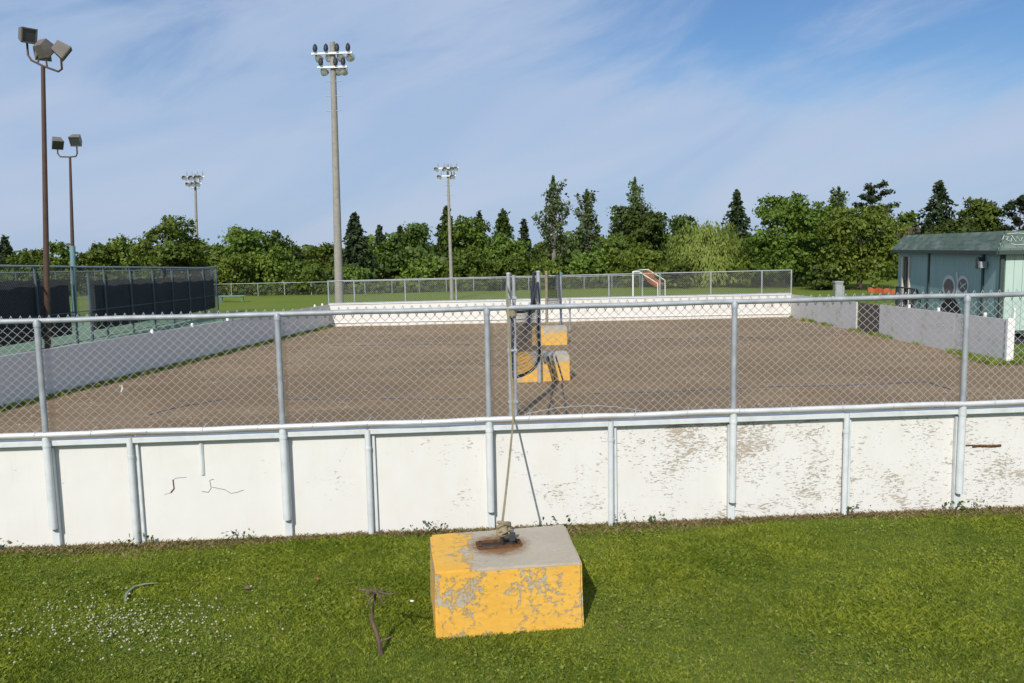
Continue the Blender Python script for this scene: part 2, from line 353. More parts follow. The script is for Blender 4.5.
# tennis court, left of the rink, turned 9 degrees
TE = Vector((-22.5, 53.2, 0)); TD = Vector((.155, -1, 0)).normalized(); TN = Vector((-TD.y, TD.x, 0))  # TD towards camera, TN to the right (rink side)
def build_court():
    bm = MB(); pts = []
    a = [TE - TD*1.0 + TN*6.0, TE + TD*34 + TN*5.0, TE + TD*34 - TN*34, TE - TD*1 - TN*34]
    n = 12
    P = lambda u, v: (a[0]*(1-u)+a[1]*u)*(1-v) + (a[3]*(1-u)+a[2]*u)*v
    V = [];Fc = []
    for i in range(n+1):
        for j in range(n+1):
            p = P(i/n, j/n); p.x = min(p.x, XL-.15); V.append((p.x, p.y, gz(p.x, p.y)+.012))
    for i in range(n):
        for j in range(n): Fc.append((i*(n+1)+j, i*(n+1)+j+1, (i+1)*(n+1)+j+1, (i+1)*(n+1)+j))
    bm.add(V, [f[::-1] for f in Fc]); return struct(bm.build('court_surface', M['court']))
build_court()

# ================================================================== CHAIN LINK
def chain_link(name, path, z0, z1, W, Hd, r, parent, sides=4, sway=.012, barbs=.0, sag=None, m='galv_wire'):
    """path: f(s)->(x,y), s in metres 0..L ; z0,z1 above ground"""
    L, f = path; nw = int(L/(W/2)); nz = int((z1-z0)/(Hd/2)); 
    s0 = np.arange(nw)[:, None]*W/2; j = np.arange(nz+1)[None]; i = np.arange(nw)[:, None]
    s = s0 + (W/2)*((i+j) % 2); s = np.clip(s, 0, L)
    x, y, nx_, ny_ = f(s)
    z = gzn(x, y) + z0 + j*Hd/2 + 0*s
    if barbs: z[:, -1] = gzn(x, y)[:, -1] + z1 + barbs
    if sag is not None: z = z + sag(s, j/nz)
    off = r*(((i+j) % 2)*2-1)*.9 + sway*np.sin(s*2.1+1.3*np.sin(s*.7))*np.sin(math.pi*j/nz)
    x = x + nx_*off; y = y + ny_*off
    P = np.stack([x, y, z], -1)                       # nw, nz+1, 3
    ang = np.arange(sides)*2*math.pi/sides
    tx = np.stack([-ny_, nx_, 0*nx_], -1)              # along fence
    nn = np.stack([nx_, ny_, 0*nx_], -1)
    V = P[:, :, None] + r*(np.cos(ang)[None, None, :, None]*tx[:, :, None]*1.25 + np.sin(ang)[None, None, :, None]*nn[:, :, None])
    idx = np.arange(nw*(nz+1)*sides).reshape(nw, nz+1, sides)
    a = idx[:, :-1]; b = idx[:, 1:]
    q = np.stack([a, np.roll(a, -1, 2), np.roll(b, -1, 2), b], -1).reshape(-1, 4)
    o = link(name, np_mesh(name, V.reshape(-1, 3), quads=q), M[m], parent); o['kind'] = 'stuff'; return o
def line_path(a, b, off=0):
    a = np.array(a[:2], float); b = np.array(b[:2], float); L = np.linalg.norm(b-a); d = (b-a)/L; n = np.array([-d[1], d[0]])
    def f(s):
        return a[0]+d[0]*s+n[0]*off, a[1]+d[1]*s+n[1]*off, n[0]+0*s, n[1]+0*s
    return L, f

# ================================================================== NEAR BOARDS AND FENCE
HT, HR, HB = 2.2155, 1.129, 1.085
near = thing('rink_fence', 'nearest white rink boards with galvanised chain-link mesh and posts on top', 'fence', (0, near_y(0), gz(0, near_y(0))))
FD = Vector((1, SN, 0)).normalized(); FN = Vector((-FD.y, FD.x, 0))      # FN points into the rink
FR = Matrix((FD, FN, Vector((0, 0, 1)))).transposed()
def np_(x, off=0, z=0):        # point on the near line at x, off metres towards the rink
    y = near_y(x); return Vector((x+FN.x*off, y+FN.y*off, gz(x, y)+z))
MESH_X = [-7.25, -4.913, -2.695, -.708, 1.71, 4.05, 6.4]
MID_X = [-6.05, -4.15, -1.89, .49, 2.87, 5.2]
ALLX = sorted(MESH_X + MID_X)
slope = math.atan(KX + MY*SN)
TILT = FR @ Matrix.Rotation(-slope, 3, 'Y')
edges = [-7.9] + ALLX + [7.1]
for a, b in zip(edges[:-1], edges[1:]):
    # a plywood panel between two posts, its top and foot a little uneven
    j1, j2 = random.uniform(-.012, .012), random.uniform(-.012, .012)
    c0, c1 = np_(a, .075), np_(b, .075); dpt = FN*.02
    up = Vector((0, 0, 1)); e = FD*.004
    dz = -.06
    bmn = MB().hexa([c0+e-dpt+up*dz, c1-e-dpt+up*dz, c1-e+dpt+up*dz, c0+e+dpt+up*dz,
                     c0+e-dpt+up*(HB-.07), c1-e-dpt+up*(HB-.07), c1-e+dpt+up*(HB-.07), c0+e+dpt+up*(HB-.07)])
    bmn.build('board_panel', M['board_near'], near)
    # cap timber over the panel
    c = (np_(a, .035, HB-.045) + np_(b, .035, HB-.045))/2 + up*random.uniform(-.004, .004)
    MB().box(c, ((b-a)*1.003-.02, .10, .052), TILT).build('cap_timber', M['white_post'], near)
for x in MESH_X:
    o = MB().tube([np_(x, -.03, .20), np_(x, -.03, HR+.01)], .036, 12).build('post_sleeve', M['white_post'], near, True)
    MB().tube([np_(x, -.03, HR+.012), np_(x, -.03, HT-.012)], .028, 12).build('post', M['galv'], near, True)
    MB().tube([np_(x, -.03, HT-.055), np_(x, -.03, HT-.02), np_(x, -.03, HT+.012)], [.033, .033, .02], 12).build('post_cap', M['galv'], near, True)
    MB().box(np_(x, .025, .46), (.07, .05, 1.05), TILT).build('board_stud', M['white_post'], near)
    for z in (HR-.12,): MB().tube([np_(x, -.03, z), np_(x, -.03, z+.03)], .040, 12).build('post_clamp', M['white_post'], near, True)
for i, x in enumerate(MID_X):
    MB().tube([np_(x, -.01, -.08), np_(x, -.01, HB-.02)], .029, 12).build('board_post', M['white_post'], near, True)
    MB().tube([np_(x, -.01, HB-.22), np_(x, -.01, HB-.19)], .034, 12).build('post_clamp', M['white_post'], near, True)
    MB().box(np_(x+.052, .035, .48), (.028, .03, 1.06), TILT).build('board_stud', M['white_post'], near)
# rails
def wavy(x0, x1, z, off, amp, n=40):
    return [np_(x0+(x1-x0)*i/n, off, z + amp*math.sin(i*1.7)*math.sin(i*.45)) for i in range(n+1)]
MB().tube(wavy(-7.9, 7.1, HT, .02, .004), .025, 8).build('top_rail', M['galv'], near, True)
MB().tube(wavy(-7.9, 7.1, HR, -.045, .006), .028, 8).build('bottom_rail', M['rail'], near, True)
for x in np.arange(-7.6, 7, .52):
    p = np_(x, -.045, HR+.004); MB().tube([p + Vector((-.012, 0, -.034)), p + Vector((.0, -.03, 0)), p + Vector((.012, 0, .034)), p + Vector((.02, .05, .05))], .0045, 5).build('tie_wire', M['galv_wire'], near)
chain_link('chain_link', line_path(np_(-7.9), np_(7.1), .055), HR-.02, HT+.02, .088, .078, .0029, near, 4, .012, .03,
           sag=lambda s, v: (1-v)*.03*np.sin(s*1.1)*np.sin(s*.37))
# loose tension wire sagging up along the mesh foot
MB().tube([np_(-.35 + 1.15*t, .10, HR + .01 + .07*math.sin(math.pi*t)**.8 + .003*math.sin(t*50)) for t in np.linspace(0, 1, 40)], .0035, 5).build('tension_wire', M['galv_wire'], near)
MB().tube([np_(.3 + .04*t, .10, HR + .08 - .08*t) for t in np.linspace(0, 1, 6)], .005, 5).build('tension_wire', M['galv_wire'], near)
# cracks and splits in the third panel, a broken board edge on the right
def crack(pts, r):
    MB().tube([np_(x, .0545, z) for x, z in pts], r, 5).build('crack', M['rust'] if r > .012 else M['bark'], near)
crack([(-3.88, .475), (-3.81, .49)], .0018); crack([(-3.79, .615), (-3.76, .635), (-3.66, .64)], .0022)
crack([(-3.82, .49), (-3.785, .53), (-3.79, .62)], .007)
crack([(-3.52, .49), (-3.46, .48), (-3.43, .52), (-3.44, .60), (-3.40, .61)], .003)
crack([(-3.42, .53), (-3.3, .50), (-3.24, .46), (-3.18, .47), (-3.12, .49)], .0025)
crack([(4.22, .66), (4.3, .665), (4.42, .655), (4.52, .66)], .016)
crack([(4.15, .67), (4.25, .672)], .008)
MB().tube([np_(-3.50, .055, .66), np_(-3.50, .05, 1.0)], .02, 6).build('board_stud', M['white_post'], near)

# ================================================================== OTHER BOARD WALLS
def panels(parent, a, b, m, h, n, thick=.05, face=None, gap=.003):
    a = Vector(a); b = Vector(b); d = (b-a).normalized(); nn = Vector((-d.y, d.x, 0))
    for i in range(n):
        p, q = a.lerp(b, i/n) + d*gap*.5, a.lerp(b, (i+1)/n) - d*gap*.5
        o_ = nn*random.uniform(-.004, .004); zt = h + random.uniform(-.006, .006)
        c = []
        for zz_ in (-.08, zt):
            for pt, sg in ((p, -1), (q, -1), (q, 1), (p, 1)):
                c.append(Vector((pt.x, pt.y, gz(pt.x, pt.y)+zz_)) + nn*sg*thick/2 + o_)
        MB().hexa(c).build('board_panel', m, parent)
def gpt(x, y, z=0): return Vector((x, y, gz(x, y)+z))
# far end
far = thing('rink_fence', 'far white rink boards with low chain-link fence on top, before the trees', 'fence', (0, YF, gz(0, YF)))
panels(far, (XL, YF, 0), (XR, YF, 0), M['board_far'], HB-.02, 9)
MB().tube([gpt(x, YF-.03, HB+.01) for x in np.linspace(XL, XR, 12)], .035, 6).build('cap_timber', M['white_post'], far)
MB().tube([gpt(x, YF-.045, .2) for x in np.linspace(XL, XR, 12)], .03, 5).build('kick_plate', M['board_far'], far)
fx = [XL] + [at(354+51*k, 290, YF).x for k in range(9)] + [XR]
for x in fx:
    MB().tube([gpt(x, YF+.05, 0), gpt(x, YF+.05, HT+.03)], .036, 8).build('post', M['galv'], far, True)
MB().tube([gpt(x, YF+.05, HT) for x in np.linspace(XL, XR, 12)], .026, 6).build('top_rail', M['galv'], far, True)
MB().tube([gpt(x, YF+.05, HB+.06) for x in np.linspace(XL, XR, 12)], .024, 6).build('bottom_rail', M['galv'], far, True)
chain_link('chain_link', line_path((XL, YF), (XR, YF), .05), HB+.04, HT+.01, .1, .1, .0034, far, 3, .01)
# left side
lb = thing('rink_board_wall', 'long shaded rink boards on the left, running back beside the green court', 'wall', (XL, 24, gz(XL, 24)))
panels(lb, (XL-.25, 6.3, 0), (XL, YF-.04, 0), M['board_side'], HB, 14)
for y in np.arange(8.5, 38, 3.05):
    MB().tube([gpt(XL-.30+.25*(y-6.3)/33, y, 0), gpt(XL-.30+.25*(y-6.3)/33, y, HB-.03)], .03, 6).build('board_post', M['white_post'], lb)
for px_, py_ in ((92, 338), (133, 332), (170, 326), (214, 317), (303, 307), (318, 305)):
    Y = min(YF-.3, 0.0 + {92: 22.0, 133: 24.5, 170: 27.2, 214: 30.5, 303: 37.2, 318: 38.4}[px_])
    MB().tube([gpt(XL-.1, Y, HB-.02), gpt(XL-.1, Y, HB+.07), gpt(XL-.1, Y, HB+.10)], [.045, .045, .02], 8).build('bolt_cap', M['goal_white'], lb, True)
# right side: two lengths with a dark gate panel between
rb = thing('rink_board_wall', 'weathered grey-white rink boards on the right, ending at a white post by the hut', 'wall', (XR, 30, gz(XR, 30)))
YG0, YG1 = 28.4, 30.6
panels(rb, (XR, YRE, 0), (XR, YG0, 0), M['board_side'], HB, 3)
panels(rb, (XR, YG1, 0), (XR, YF-.04, 0), M['board_side'], HB, 4)
MB().box(gpt(XR+.02, YRE-.05, HB/2), (.14, .10, HB+.06)).build('end_post', M['goal_white'], rb)
MB().box(gpt(XR+.12, YRE-.02, HB/2+.12), (.04, .06, HB+.3)).build('board_stud', M['goal_white'], rb)
for y in (21.7, 24.3, 26.3, 33.5):
    MB().tube([gpt(XR+.08, y, HB-.02), gpt(XR+.08, y, HB+.10)], .04, 8).build('bolt_cap', M['goal_white'], rb, True)
M['gate'] = m_varied('brown_gate_wood', (.135, .10, .085), (.085, .062, .052), 4, .8, 0, .2, .01, (1, 1, 6))
gate = thing('gate', 'dark brown wooden gate panel set into the right-hand boards', 'gate', gpt(XR, 29.5))
ng = 8
for i in range(ng):
    y = YG0 + .06 + (YG1-YG0-.12)*(i+.5)/ng
    MB().box(gpt(XR+.06, y, .54), (.04, (YG1-YG0-.12)/ng-.012, 1.04)).build('plank', M['gate'], gate)
MB().box(gpt(XR+.09, 29.5, .85), (.03, 2.0, .1)).build('crossbar', M['gate'], gate)
MB().box(gpt(XR+.09, 29.5, .25), (.03, 2.0, .1)).build('crossbar', M['gate'], gate)

# ================================================================== YELLOW BLOCKS
def block(corners, h, m, label, mats_seed, loc=None):
    """corners: front-left, front-right, back-right, back-left on the ground"""
    c = [Vector((x, y, 0)) for x, y in corners]; mid = sum(c, Vector())/4; base = gpt(mid.x, mid.y)
    ax = ((c[1]-c[0]) + (c[2]-c[3])).normalized(); ang = math.atan2(ax.y, ax.x); Rz = Matrix.Rotation(-ang, 3, 'Z')
    bm = bmesh.new(); nx, ny, nz = 16, 12, 8
    L = [Rz @ (p-mid) for p in c]
    bmesh.ops.create_cube(bm, size=1)
    for v in bm.verts:
        u, w_ = v.co.x+.5, v.co.y+.5; p = (L[0]*(1-u)+L[1]*u)*(1-w_) + (L[3]*(1-u)+L[2]*u)*w_
        tp = 1.0 if v.co.z < 0 else .985
        v.co = Vector((p.x*tp, p.y*tp, (v.co.z+.5)*(h+.05)-.05))
    bmesh.ops.bevel(bm, geom=bm.edges[:], offset=.016, segments=2, affect='EDGES')
    bmesh.ops.subdivide_edges(bm, edges=[e for e in bm.edges if e.calc_length() > .2], cuts=19, use_grid_fill=True)
    for v in bm.verts:
        q = v.co*9
        v.co += Vector((math.sin(q.y*1.3+q.z), math.sin(q.z*1.7+q.x*.6), math.sin(q.x*.7+q.y*1.1)))*.0016 + Vector((random.uniform(-1, 1), random.uniform(-1, 1), random.uniform(-1, 1)))*.0010
    me = bpy.data.meshes.new('concrete_body'); bm.to_mesh(me); bm.free()
    root = thing('concrete_block', label, 'concrete block', base)
    o = link('concrete_body', me, m, None); o.parent = root; root.rotation_euler = (0, 0, ang)
    return root
def lpart(o, root): o.parent = root; o.matrix_parent_inverse = Matrix.Identity(4); return o
bl = block([(-.90, 5.52), (.15, 5.72), (.03, 6.56), (-1.06, 6.30)], .50, M['block'], 'worn yellow concrete block on the grass in front of the boards', 0)
# rusty lifting recess in its top (local coordinates)
m_ = MB()
for (x, y, sx_, sy_) in ((-.03, -.01, .32, .04), (-.03, .115, .30, .035), (-.18, .055, .04, .12), (.125, .055, .035, .12)):
    m_.box((x, y, .503), (sx_, sy_, .024))
lpart(m_.build('lifting_frame', M['rust']), bl)
lpart(MB().box((-.03, .055, .497), (.27, .1, .014)).build('recess_floor', M['ballast']), bl)
lpart(MB().tube([(.0, .05, .49), (.0, .05, .56), (.015, .05, .62)], .014, 8).build('lifting_bar', M['rust'], None, True), bl)
b2 = block([(-1.05, 18.45), (.22, 18.6), (.16, 19.5), (-.98, 19.4)], .62, M['block2'], 'yellow concrete block on the dirt behind the sagging net, middle one of three', 1)
b3 = block([(-.93, 27.2), (.24, 27.45), (.2, 28.3), (-.9, 28.1)], .62, M['block2'], 'farthest yellow concrete block on the dirt, beside the thin wooden pole', 2)

# ================================================================== NET POSTS, NET AND STRAP
def pole(name, label, x, y, h, r, m, extra=None, cat='pole', group=None):
    root = thing(name, label, cat, gpt(x, y), group)
    MB().tube([gpt(x, y, -.05), gpt(x, y, h)], r, 10).build('shaft', m, root, True)
    MB().tube([gpt(x, y, h), gpt(x, y, h+.02), gpt(x, y, h+.03)], [r*1.15, r*1.1, r*.3], 10).build('cap', m, root, True)
    return root
AX, AY = -.87, 14.1
ha = at(510, 274, AY).z - gz(AX, AY)
pa = pole('net_post', 'tall double galvanised post just inside the near fence, holding the net', AX, AY, ha, .035, M['galv'])
MB().tube([gpt(AX+.09, AY, -.05), gpt(AX+.09, AY, ha-.02)], .03, 10).build('second_shaft', M['galv'], pa, True)
for z in (.3, 1.2, 2.1): MB().box(gpt(AX+.045, AY, z), (.18, .09, .04)).build('clamp', M['galv'], pa)
MB().tube([gpt(AX+.045, AY-.01, z) for z in (ha-.72, ha-.60)], .085, 10).build('strap_wrap', M['strap'], pa)
BX, BY = -.47, 18.4
pb = pole('net_post', 'grey post in front of the middle yellow block with dark netting gathered at its top', BX, BY, at(537, 272, BY).z-gz(BX, BY), .045, M['galv'])
hb_ = at(537, 272, BY).z-gz(BX, BY)
MB().tube([gpt(BX-.12+.02*math.sin(i), BY, hb_*(1-.36*i/9)) for i in range(10)], [.02, .03, .03, .035, .04, .04, .05, .05, .045, .03], 8).build('gathered_net', M['navy'], pb, True)
MB().tube([gpt(BX-.06, BY-.06, 1.25), gpt(BX-.01, BY-.08, .95), gpt(BX+.08, BY-.1, .62)], .03, 6).build('strap', M['strap'], pb)
CX, CY = at(546.5, 323, 27.5).x, 27.5
pc = pole('net_pole', 'thin pale wooden pole rising beside the farthest yellow block', CX, 28.45, at(546, 272, 28.4).z-gz(CX, 28.45), .05, M['strap'])
DX = at(561, 320, 31).x
pd = pole('net_post', 'slim grey post with teal tip near the far boards', DX, 31, at(561, 276, 31).z-gz(DX, 31), .045, M['galv'])
MB().tube([gpt(DX, 31, pd['h'] if 'h' in pd else at(561, 276, 31).z-gz(DX, 31)), gpt(DX, 31, at(561, 272, 31).z-gz(DX, 31))], .055, 8).build('tip', M['teal'], pd)
EX = at(570, 320, 33).x
pole('net_post', 'short thin grey stake right of the teal-tipped post before the far boards', EX, 33, 1.35, .03, M['galv'])
# sagging dark net between the double post and the block's post
net = thing('sports_net', 'dark sagging net hung between the double post and the grey post', 'net', gpt((AX+BX)/2, (AY+BY)/2))
def netp(u, v):
    x = AX+.1 + (BX-AX-.1)*u; y = AY + (BY-AY)*u
    zt = 1.86 + .42*u - .22*math.sin(math.pi*u); zb = .72 + .62*u**2.2 - .10*math.sin(math.pi*u)
    return gpt(x + .11*math.sin(math.pi*u)*(.4+v) + .03*math.sin(v*5+u*6), y, zt + (zb-zt)*v)
mnet = MB(); nu, nv = 60, 18
for i in range(0, nu+1): mnet.tube([netp(i/nu, j/9) for j in range(10)], .0036, 3, False)
for j in range(0, nv+1): mnet.tube([netp(i/18, j/nv) for i in range(19)], .0036, 3, False)
mnet.build('netting', M['navy'], net, stuff=True)
MB().tube([netp(i/18, 0) for i in range(19)], .028, 6).build('head_rope', M['navy'], net, True)
MB().tube([netp(i/18, 1) for i in range(19)], .028, 6).build('foot_rope', M['navy'], net, True)
MB().tube([netp(0, j/6)+Vector((-.05, 0, 0)) for j in range(7)], .035, 6).build('side_rope', M['navy'], net, True)
# far net panel between pole and teal-tipped post
net2 = thing('sports_net', 'small faint dark net between the wooden pole and the teal-tipped post', 'net', gpt(CX+.2, 29.8))
def n2(u, v): return gpt(CX+.02+(DX-CX-.04)*u, 28.45+(31-28.45)*u, 2.35 + .1*u - v*(1.1+.3*u) + .12*math.sin(math.pi*u)*(v*2-1))
m2 = MB()
for i in range(31): m2.tube([n2(i/30, j/6) for j in range(7)], .005, 3, False)
for j in range(13): m2.tube([n2(i/10, j/12) for i in range(11)], .005, 3, False)
m2.build('netting', M['navy'], net2, stuff=True)
MB().tube([n2(i/10, 1) for i in range(11)], .02, 5).build('foot_rope', M['navy'], net2)
# webbing strap from the near block up over the fence to the double post
st = thing('webbing_strap', 'beige webbing strap stretched from the worn yellow block up over the near fence', 'strap', (-.45, 6.0, .56))
def ribbon(pts, wdt, th=.004):
    mb = MB(); side = FD*wdt/2
    for a, b in zip(pts[:-1], pts[1:]):
        a, b = Vector(a), Vector(b); n = (b-a).cross(side).normalized()*th
        mb.hexa([a-side, b-side, b+side, a+side, a-side+n, b-side+n, b+side+n, a+side+n])
    return mb
s0 = Vector((-.452, 6.03, .745)); rail_p = np_(-.472, -.085, HR+.03); top = np_(-.505, .0, HT+.035)
ribbon([s0.lerp(rail_p, t) - Vector((0, 0, .03*math.sin(math.pi*t))) for t in np.linspace(0, 1, 8)], .019).build('webbing', M['strap'], st)
ribbon([rail_p, top], .022).build('webbing', M['strap'], st)
ribbon([top, gpt(AX-.03, AY-.05, ha-.2)], .03).build('webbing', M['strap'], st)
# knotted bundle with its buckle and hook
kn = MB()
for i in range(5):
    ph = i*.9; kn.tube([s0 + Vector((.045*math.cos(t+ph)+.01, .03*math.sin(t*1.3+ph), -.06 + .03*math.sin(t+ph*2) + i*.012)) for t in np.linspace(0, 5.4, 14)], .014, 6)
kn.tube([s0 + Vector((0, 0, .01)), s0 + Vector((.0, 0, -.03)), s0 + Vector((.02, -.01, -.07))], [.012, .04, .03], 8)
kn.build('knot', M['strap'], st, True)
MB().tube([s0 + Vector((.0, -.01, -.07)), s0 + Vector((-.005, -.0, -.12)), s0 + Vector((-.003, .0, -.17))], [.02, .014, .012], 8).build('hook', M['dark_steel'], st, True)
MB().box(s0 + Vector((.075, -.005, -.10)), (.045, .05, .055)).build('buckle', M['dark_steel'], st)
# cast shadow lines on the dirt and middle block, modelled as thin black tubes
shd = thing('rope', 'two dark tubes standing in for shadow lines on dirt and the middle yellow block', 'rope', gpt(0, 16.5))  # no real rope: stand-in for cast shadow lines
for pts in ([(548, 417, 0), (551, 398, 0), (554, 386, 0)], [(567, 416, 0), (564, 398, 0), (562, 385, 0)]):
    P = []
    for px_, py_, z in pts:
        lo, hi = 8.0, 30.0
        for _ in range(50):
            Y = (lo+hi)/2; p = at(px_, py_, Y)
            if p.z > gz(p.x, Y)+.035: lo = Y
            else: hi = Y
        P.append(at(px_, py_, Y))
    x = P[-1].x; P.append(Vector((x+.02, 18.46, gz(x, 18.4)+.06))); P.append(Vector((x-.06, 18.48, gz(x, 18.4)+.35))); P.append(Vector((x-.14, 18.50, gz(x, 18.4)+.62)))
    MB().tube(P, .018, 6).build('shadow_tube', M['ballast'], shd)
# ================================================================== COURT TAPE LINES ON THE DIRT
def gat(px_, py_, dz=.03):
    lo, hi = 3.0, 60.0
    for _ in range(50):
        Y = (lo+hi)/2; p = at(px_, py_, Y)
        if p.z > gz(p.x, Y)+dz: lo = Y
        else: hi = Y
    return at(px_, py_, Y)
for lab, pts, wd in (
    ('short dark blue tape line on the dirt at far left', [(150, 415), (165, 411), (190, 406), (228, 399)], .035),
    ('long dark blue tape line across the dirt left of the net', [(284, 399), (330, 400), (390, 399), (430, 400), (468, 399)], .04),
    ('faint dark blue tape line on the distant dirt left of the net', [(330, 346), (400, 345), (470, 345)], .035),
    ('dark blue tape line on the dirt right of the yellow blocks', [(590, 394), (660, 392), (740, 389), (800, 387), (860, 385), (925, 382), (950, 390)], .04),
    ('faint dark blue tape line on the distant dirt at right', [(600, 341), (690, 338), (740, 337), (790, 341)], .035)):
    mb = MB(); P = [gat(a, b) for a, b in pts]; Q = []
    for a, b in zip(P[:-1], P[1:]):
        for t in np.linspace(0, 1, 8, endpoint=False):
            p = a.lerp(b, t); Q.append(p)
    Q.append(P[-1])
    mb.tube([Vector((p.x, p.y, gz(p.x, p.y) + .030 + float(rn(p.x, p.y)) + .003 + .011*math.sin(i*1.9)*math.sin(i*.7))) for i, p in enumerate(Q)], wd*.36, 5)
    tag(mb.build('line_tape', M['blue_tape']), lab, 'tape', 'tape lines on the rink floor')
p = gat(121, 393)
tag(MB().tube([p + Vector((0, 0, .02)), p + Vector((.03, .02, .10)), p + Vector((.01, .03, .16)), p + Vector((-.04, .02, .15))], [.012, .02, .02, .008], 6).build('plastic_scrap', M['plastic_white'], None, True), 'tiny white plastic scrap on the dirt seen through the left mesh', 'litter')

# ================================================================== TENNIS COURT FENCE
tf = thing('court_fence', 'tall tennis court fence with black windscreens on the left', 'fence', (TE.x, TE.y, gz(TE.x, TE.y)))
TH = 3.1
def tp(s, off=0, z=0):
    p = TE + TD*s + TN*off; return Vector((p.x, p.y, gz(p.x, p.y)+z))
NP = 11; SPN = 3.12
for i in range(NP):
    MB().tube([tp(i*SPN, 0, 0), tp(i*SPN, 0, TH+(.12 if i == 0 else 0))], .05 if i else .065, 8).build('post', M['fence_blue'], tf, True)
LEN = (NP-1)*SPN
for z, r in ((TH, .035), (1.3, .025), (.12, .022)):
    MB().tube([tp(s, 0, z) for s in np.linspace(0, LEN, 14)], r, 6).build('rail', M['galv'] if z > 2 else M['fence_blue'], tf, True)
chain_link('chain_link', line_path(tp(0), tp(LEN), .04), .1, TH, .12, .12, .0033, tf, 3, .01, m='dark_wire')
def screen(s0, s1, z0, z1):
    mb = MB(); n = int((s1-s0)/.3); V = []; nz = 8
    for j in range(nz+1):
        for i in range(n+1):
            s = s0+(s1-s0)*i/n; z = z0+(z1-z0)*j/nz
            V.append(tp(s, -.09 + .02*math.sin(s*2.01)*math.sin(j*.9), z + (.025*math.cos(s*2.014*2)*(j == nz))))
    mb.add(V, [(j*(n+1)+i, j*(n+1)+i+1, (j+1)*(n+1)+i+1, (j+1)*(n+1)+i) for j in range(nz) for i in range(n)])
    o = mb.build('windscreen', M['screen'], tf, True)
    sm = o.modifiers.new('solid', 'SOLIDIFY'); sm.thickness = .01
for i in range(7):
    screen(i*SPN+(.35 if i == 0 else .0), min((i+1)*SPN-.004, 20.2), .45, 2.55)
for i in range(7, NP-1): screen(max(22.1, i*SPN), (i+1)*SPN-.004, .45, 2.6)
# a gap with a gate frame
MB().tube([tp(20.5, .05, 0), tp(20.5, .05, 2.85)], .06, 8).build('gate_post', M['fence_blue'], tf, True)
MB().box(tp(10.9, 0.06, TH-.22), (.2, .2, .42)).build('junction_box', M['dark_steel'], tf)
# back fence of the court, seen beyond it
tb = thing('court_fence', 'far back fence of the tennis court behind the black windscreens', 'fence', (TE.x-8, TE.y, gz(-20, 53)))
def tq(s, z): p = TE - TN*s; return Vector((p.x, p.y, gz(p.x, p.y)+z))
for i in range(0, 14):
    MB().tube([tq(.3+i*2.44, 0), tq(.3+i*2.44, TH-.1)], .04, 6).build('post', M['fence_blue'], tb, True)
for z in (TH-.12, 1.2): MB().tube([tq(s, z) for s in np.linspace(.1, 32, 10)], .028, 6).build('rail', M['fence_blue'], tb, True)
chain_link('chain_link', line_path(tq(.2, 0), tq(32, 0), 0), .1, TH-.1, .2, .2, .0030, tb, 3, .01, m='dark_wire')
# teal bench on the field
be = thing('bench', 'pale teal metal bench standing on the field beside the court fence', 'bench', gpt(-28.4, 68))
bp0 = at(232, 299, 66); bx = bp0.x
for dx in (-.9, .9):
    for dy in (-.2, .2): MB().tube([gpt(bx+dx, 66+dy, 0), gpt(bx+dx*.95, 66+dy, .5)], .03, 6).build('leg', M['teal'], be)
for k in range(3): MB().box(gpt(bx, 65.75+.25*k, .53), (2.3, .22, .05)).build('seat_plank', M['teal'], be)

# ================================================================== LIGHT POLES
def box_flood(parent, p, yaw, tilt, s=1.0):
    R = Matrix.Rotation(yaw, 3, 'Z') @ Matrix.Rotation(tilt, 3, 'X')
    w_, d_, h_ = .62*s, .50*s, .62*s
    pts = []
    for (yy, k) in ((-d_/2, 1.0), (d_/2, .72)):
        for (a, b) in ((-1, -1), (1, -1), (1, 1), (-1, 1)): pts.append(Vector(p) + R @ Vector((a*w_/2*k, yy, b*h_/2*k)))
    o = MB().add(pts, [(3, 2, 1, 0), (4, 5, 6, 7), (0, 1, 5, 4), (1, 2, 6, 5), (2, 3, 7, 6), (3, 0, 4, 7)]).build('floodlight', M['bronze_box'], parent)
    fr = []
    g_ = MB().box(Vector(p) + R @ Vector((0, -d_/2-.012, 0)), (w_*.84, .02, h_*.84), R).build('lens', M['lens'], o); g_.matrix_parent_inverse = Matrix.Identity(4)
    for a, b, c, d in ((0, 1, w_, .05), (0, -1, w_, .05), (1, 0, .05, h_), (-1, 0, .05, h_)):
        q = MB().box(Vector(p) + R @ Vector((a*(w_/2-.02), -d_/2-.02, b*(h_/2-.02))), (c, .05, d), R).build('bezel', M['bronze_box'], o)
    return o
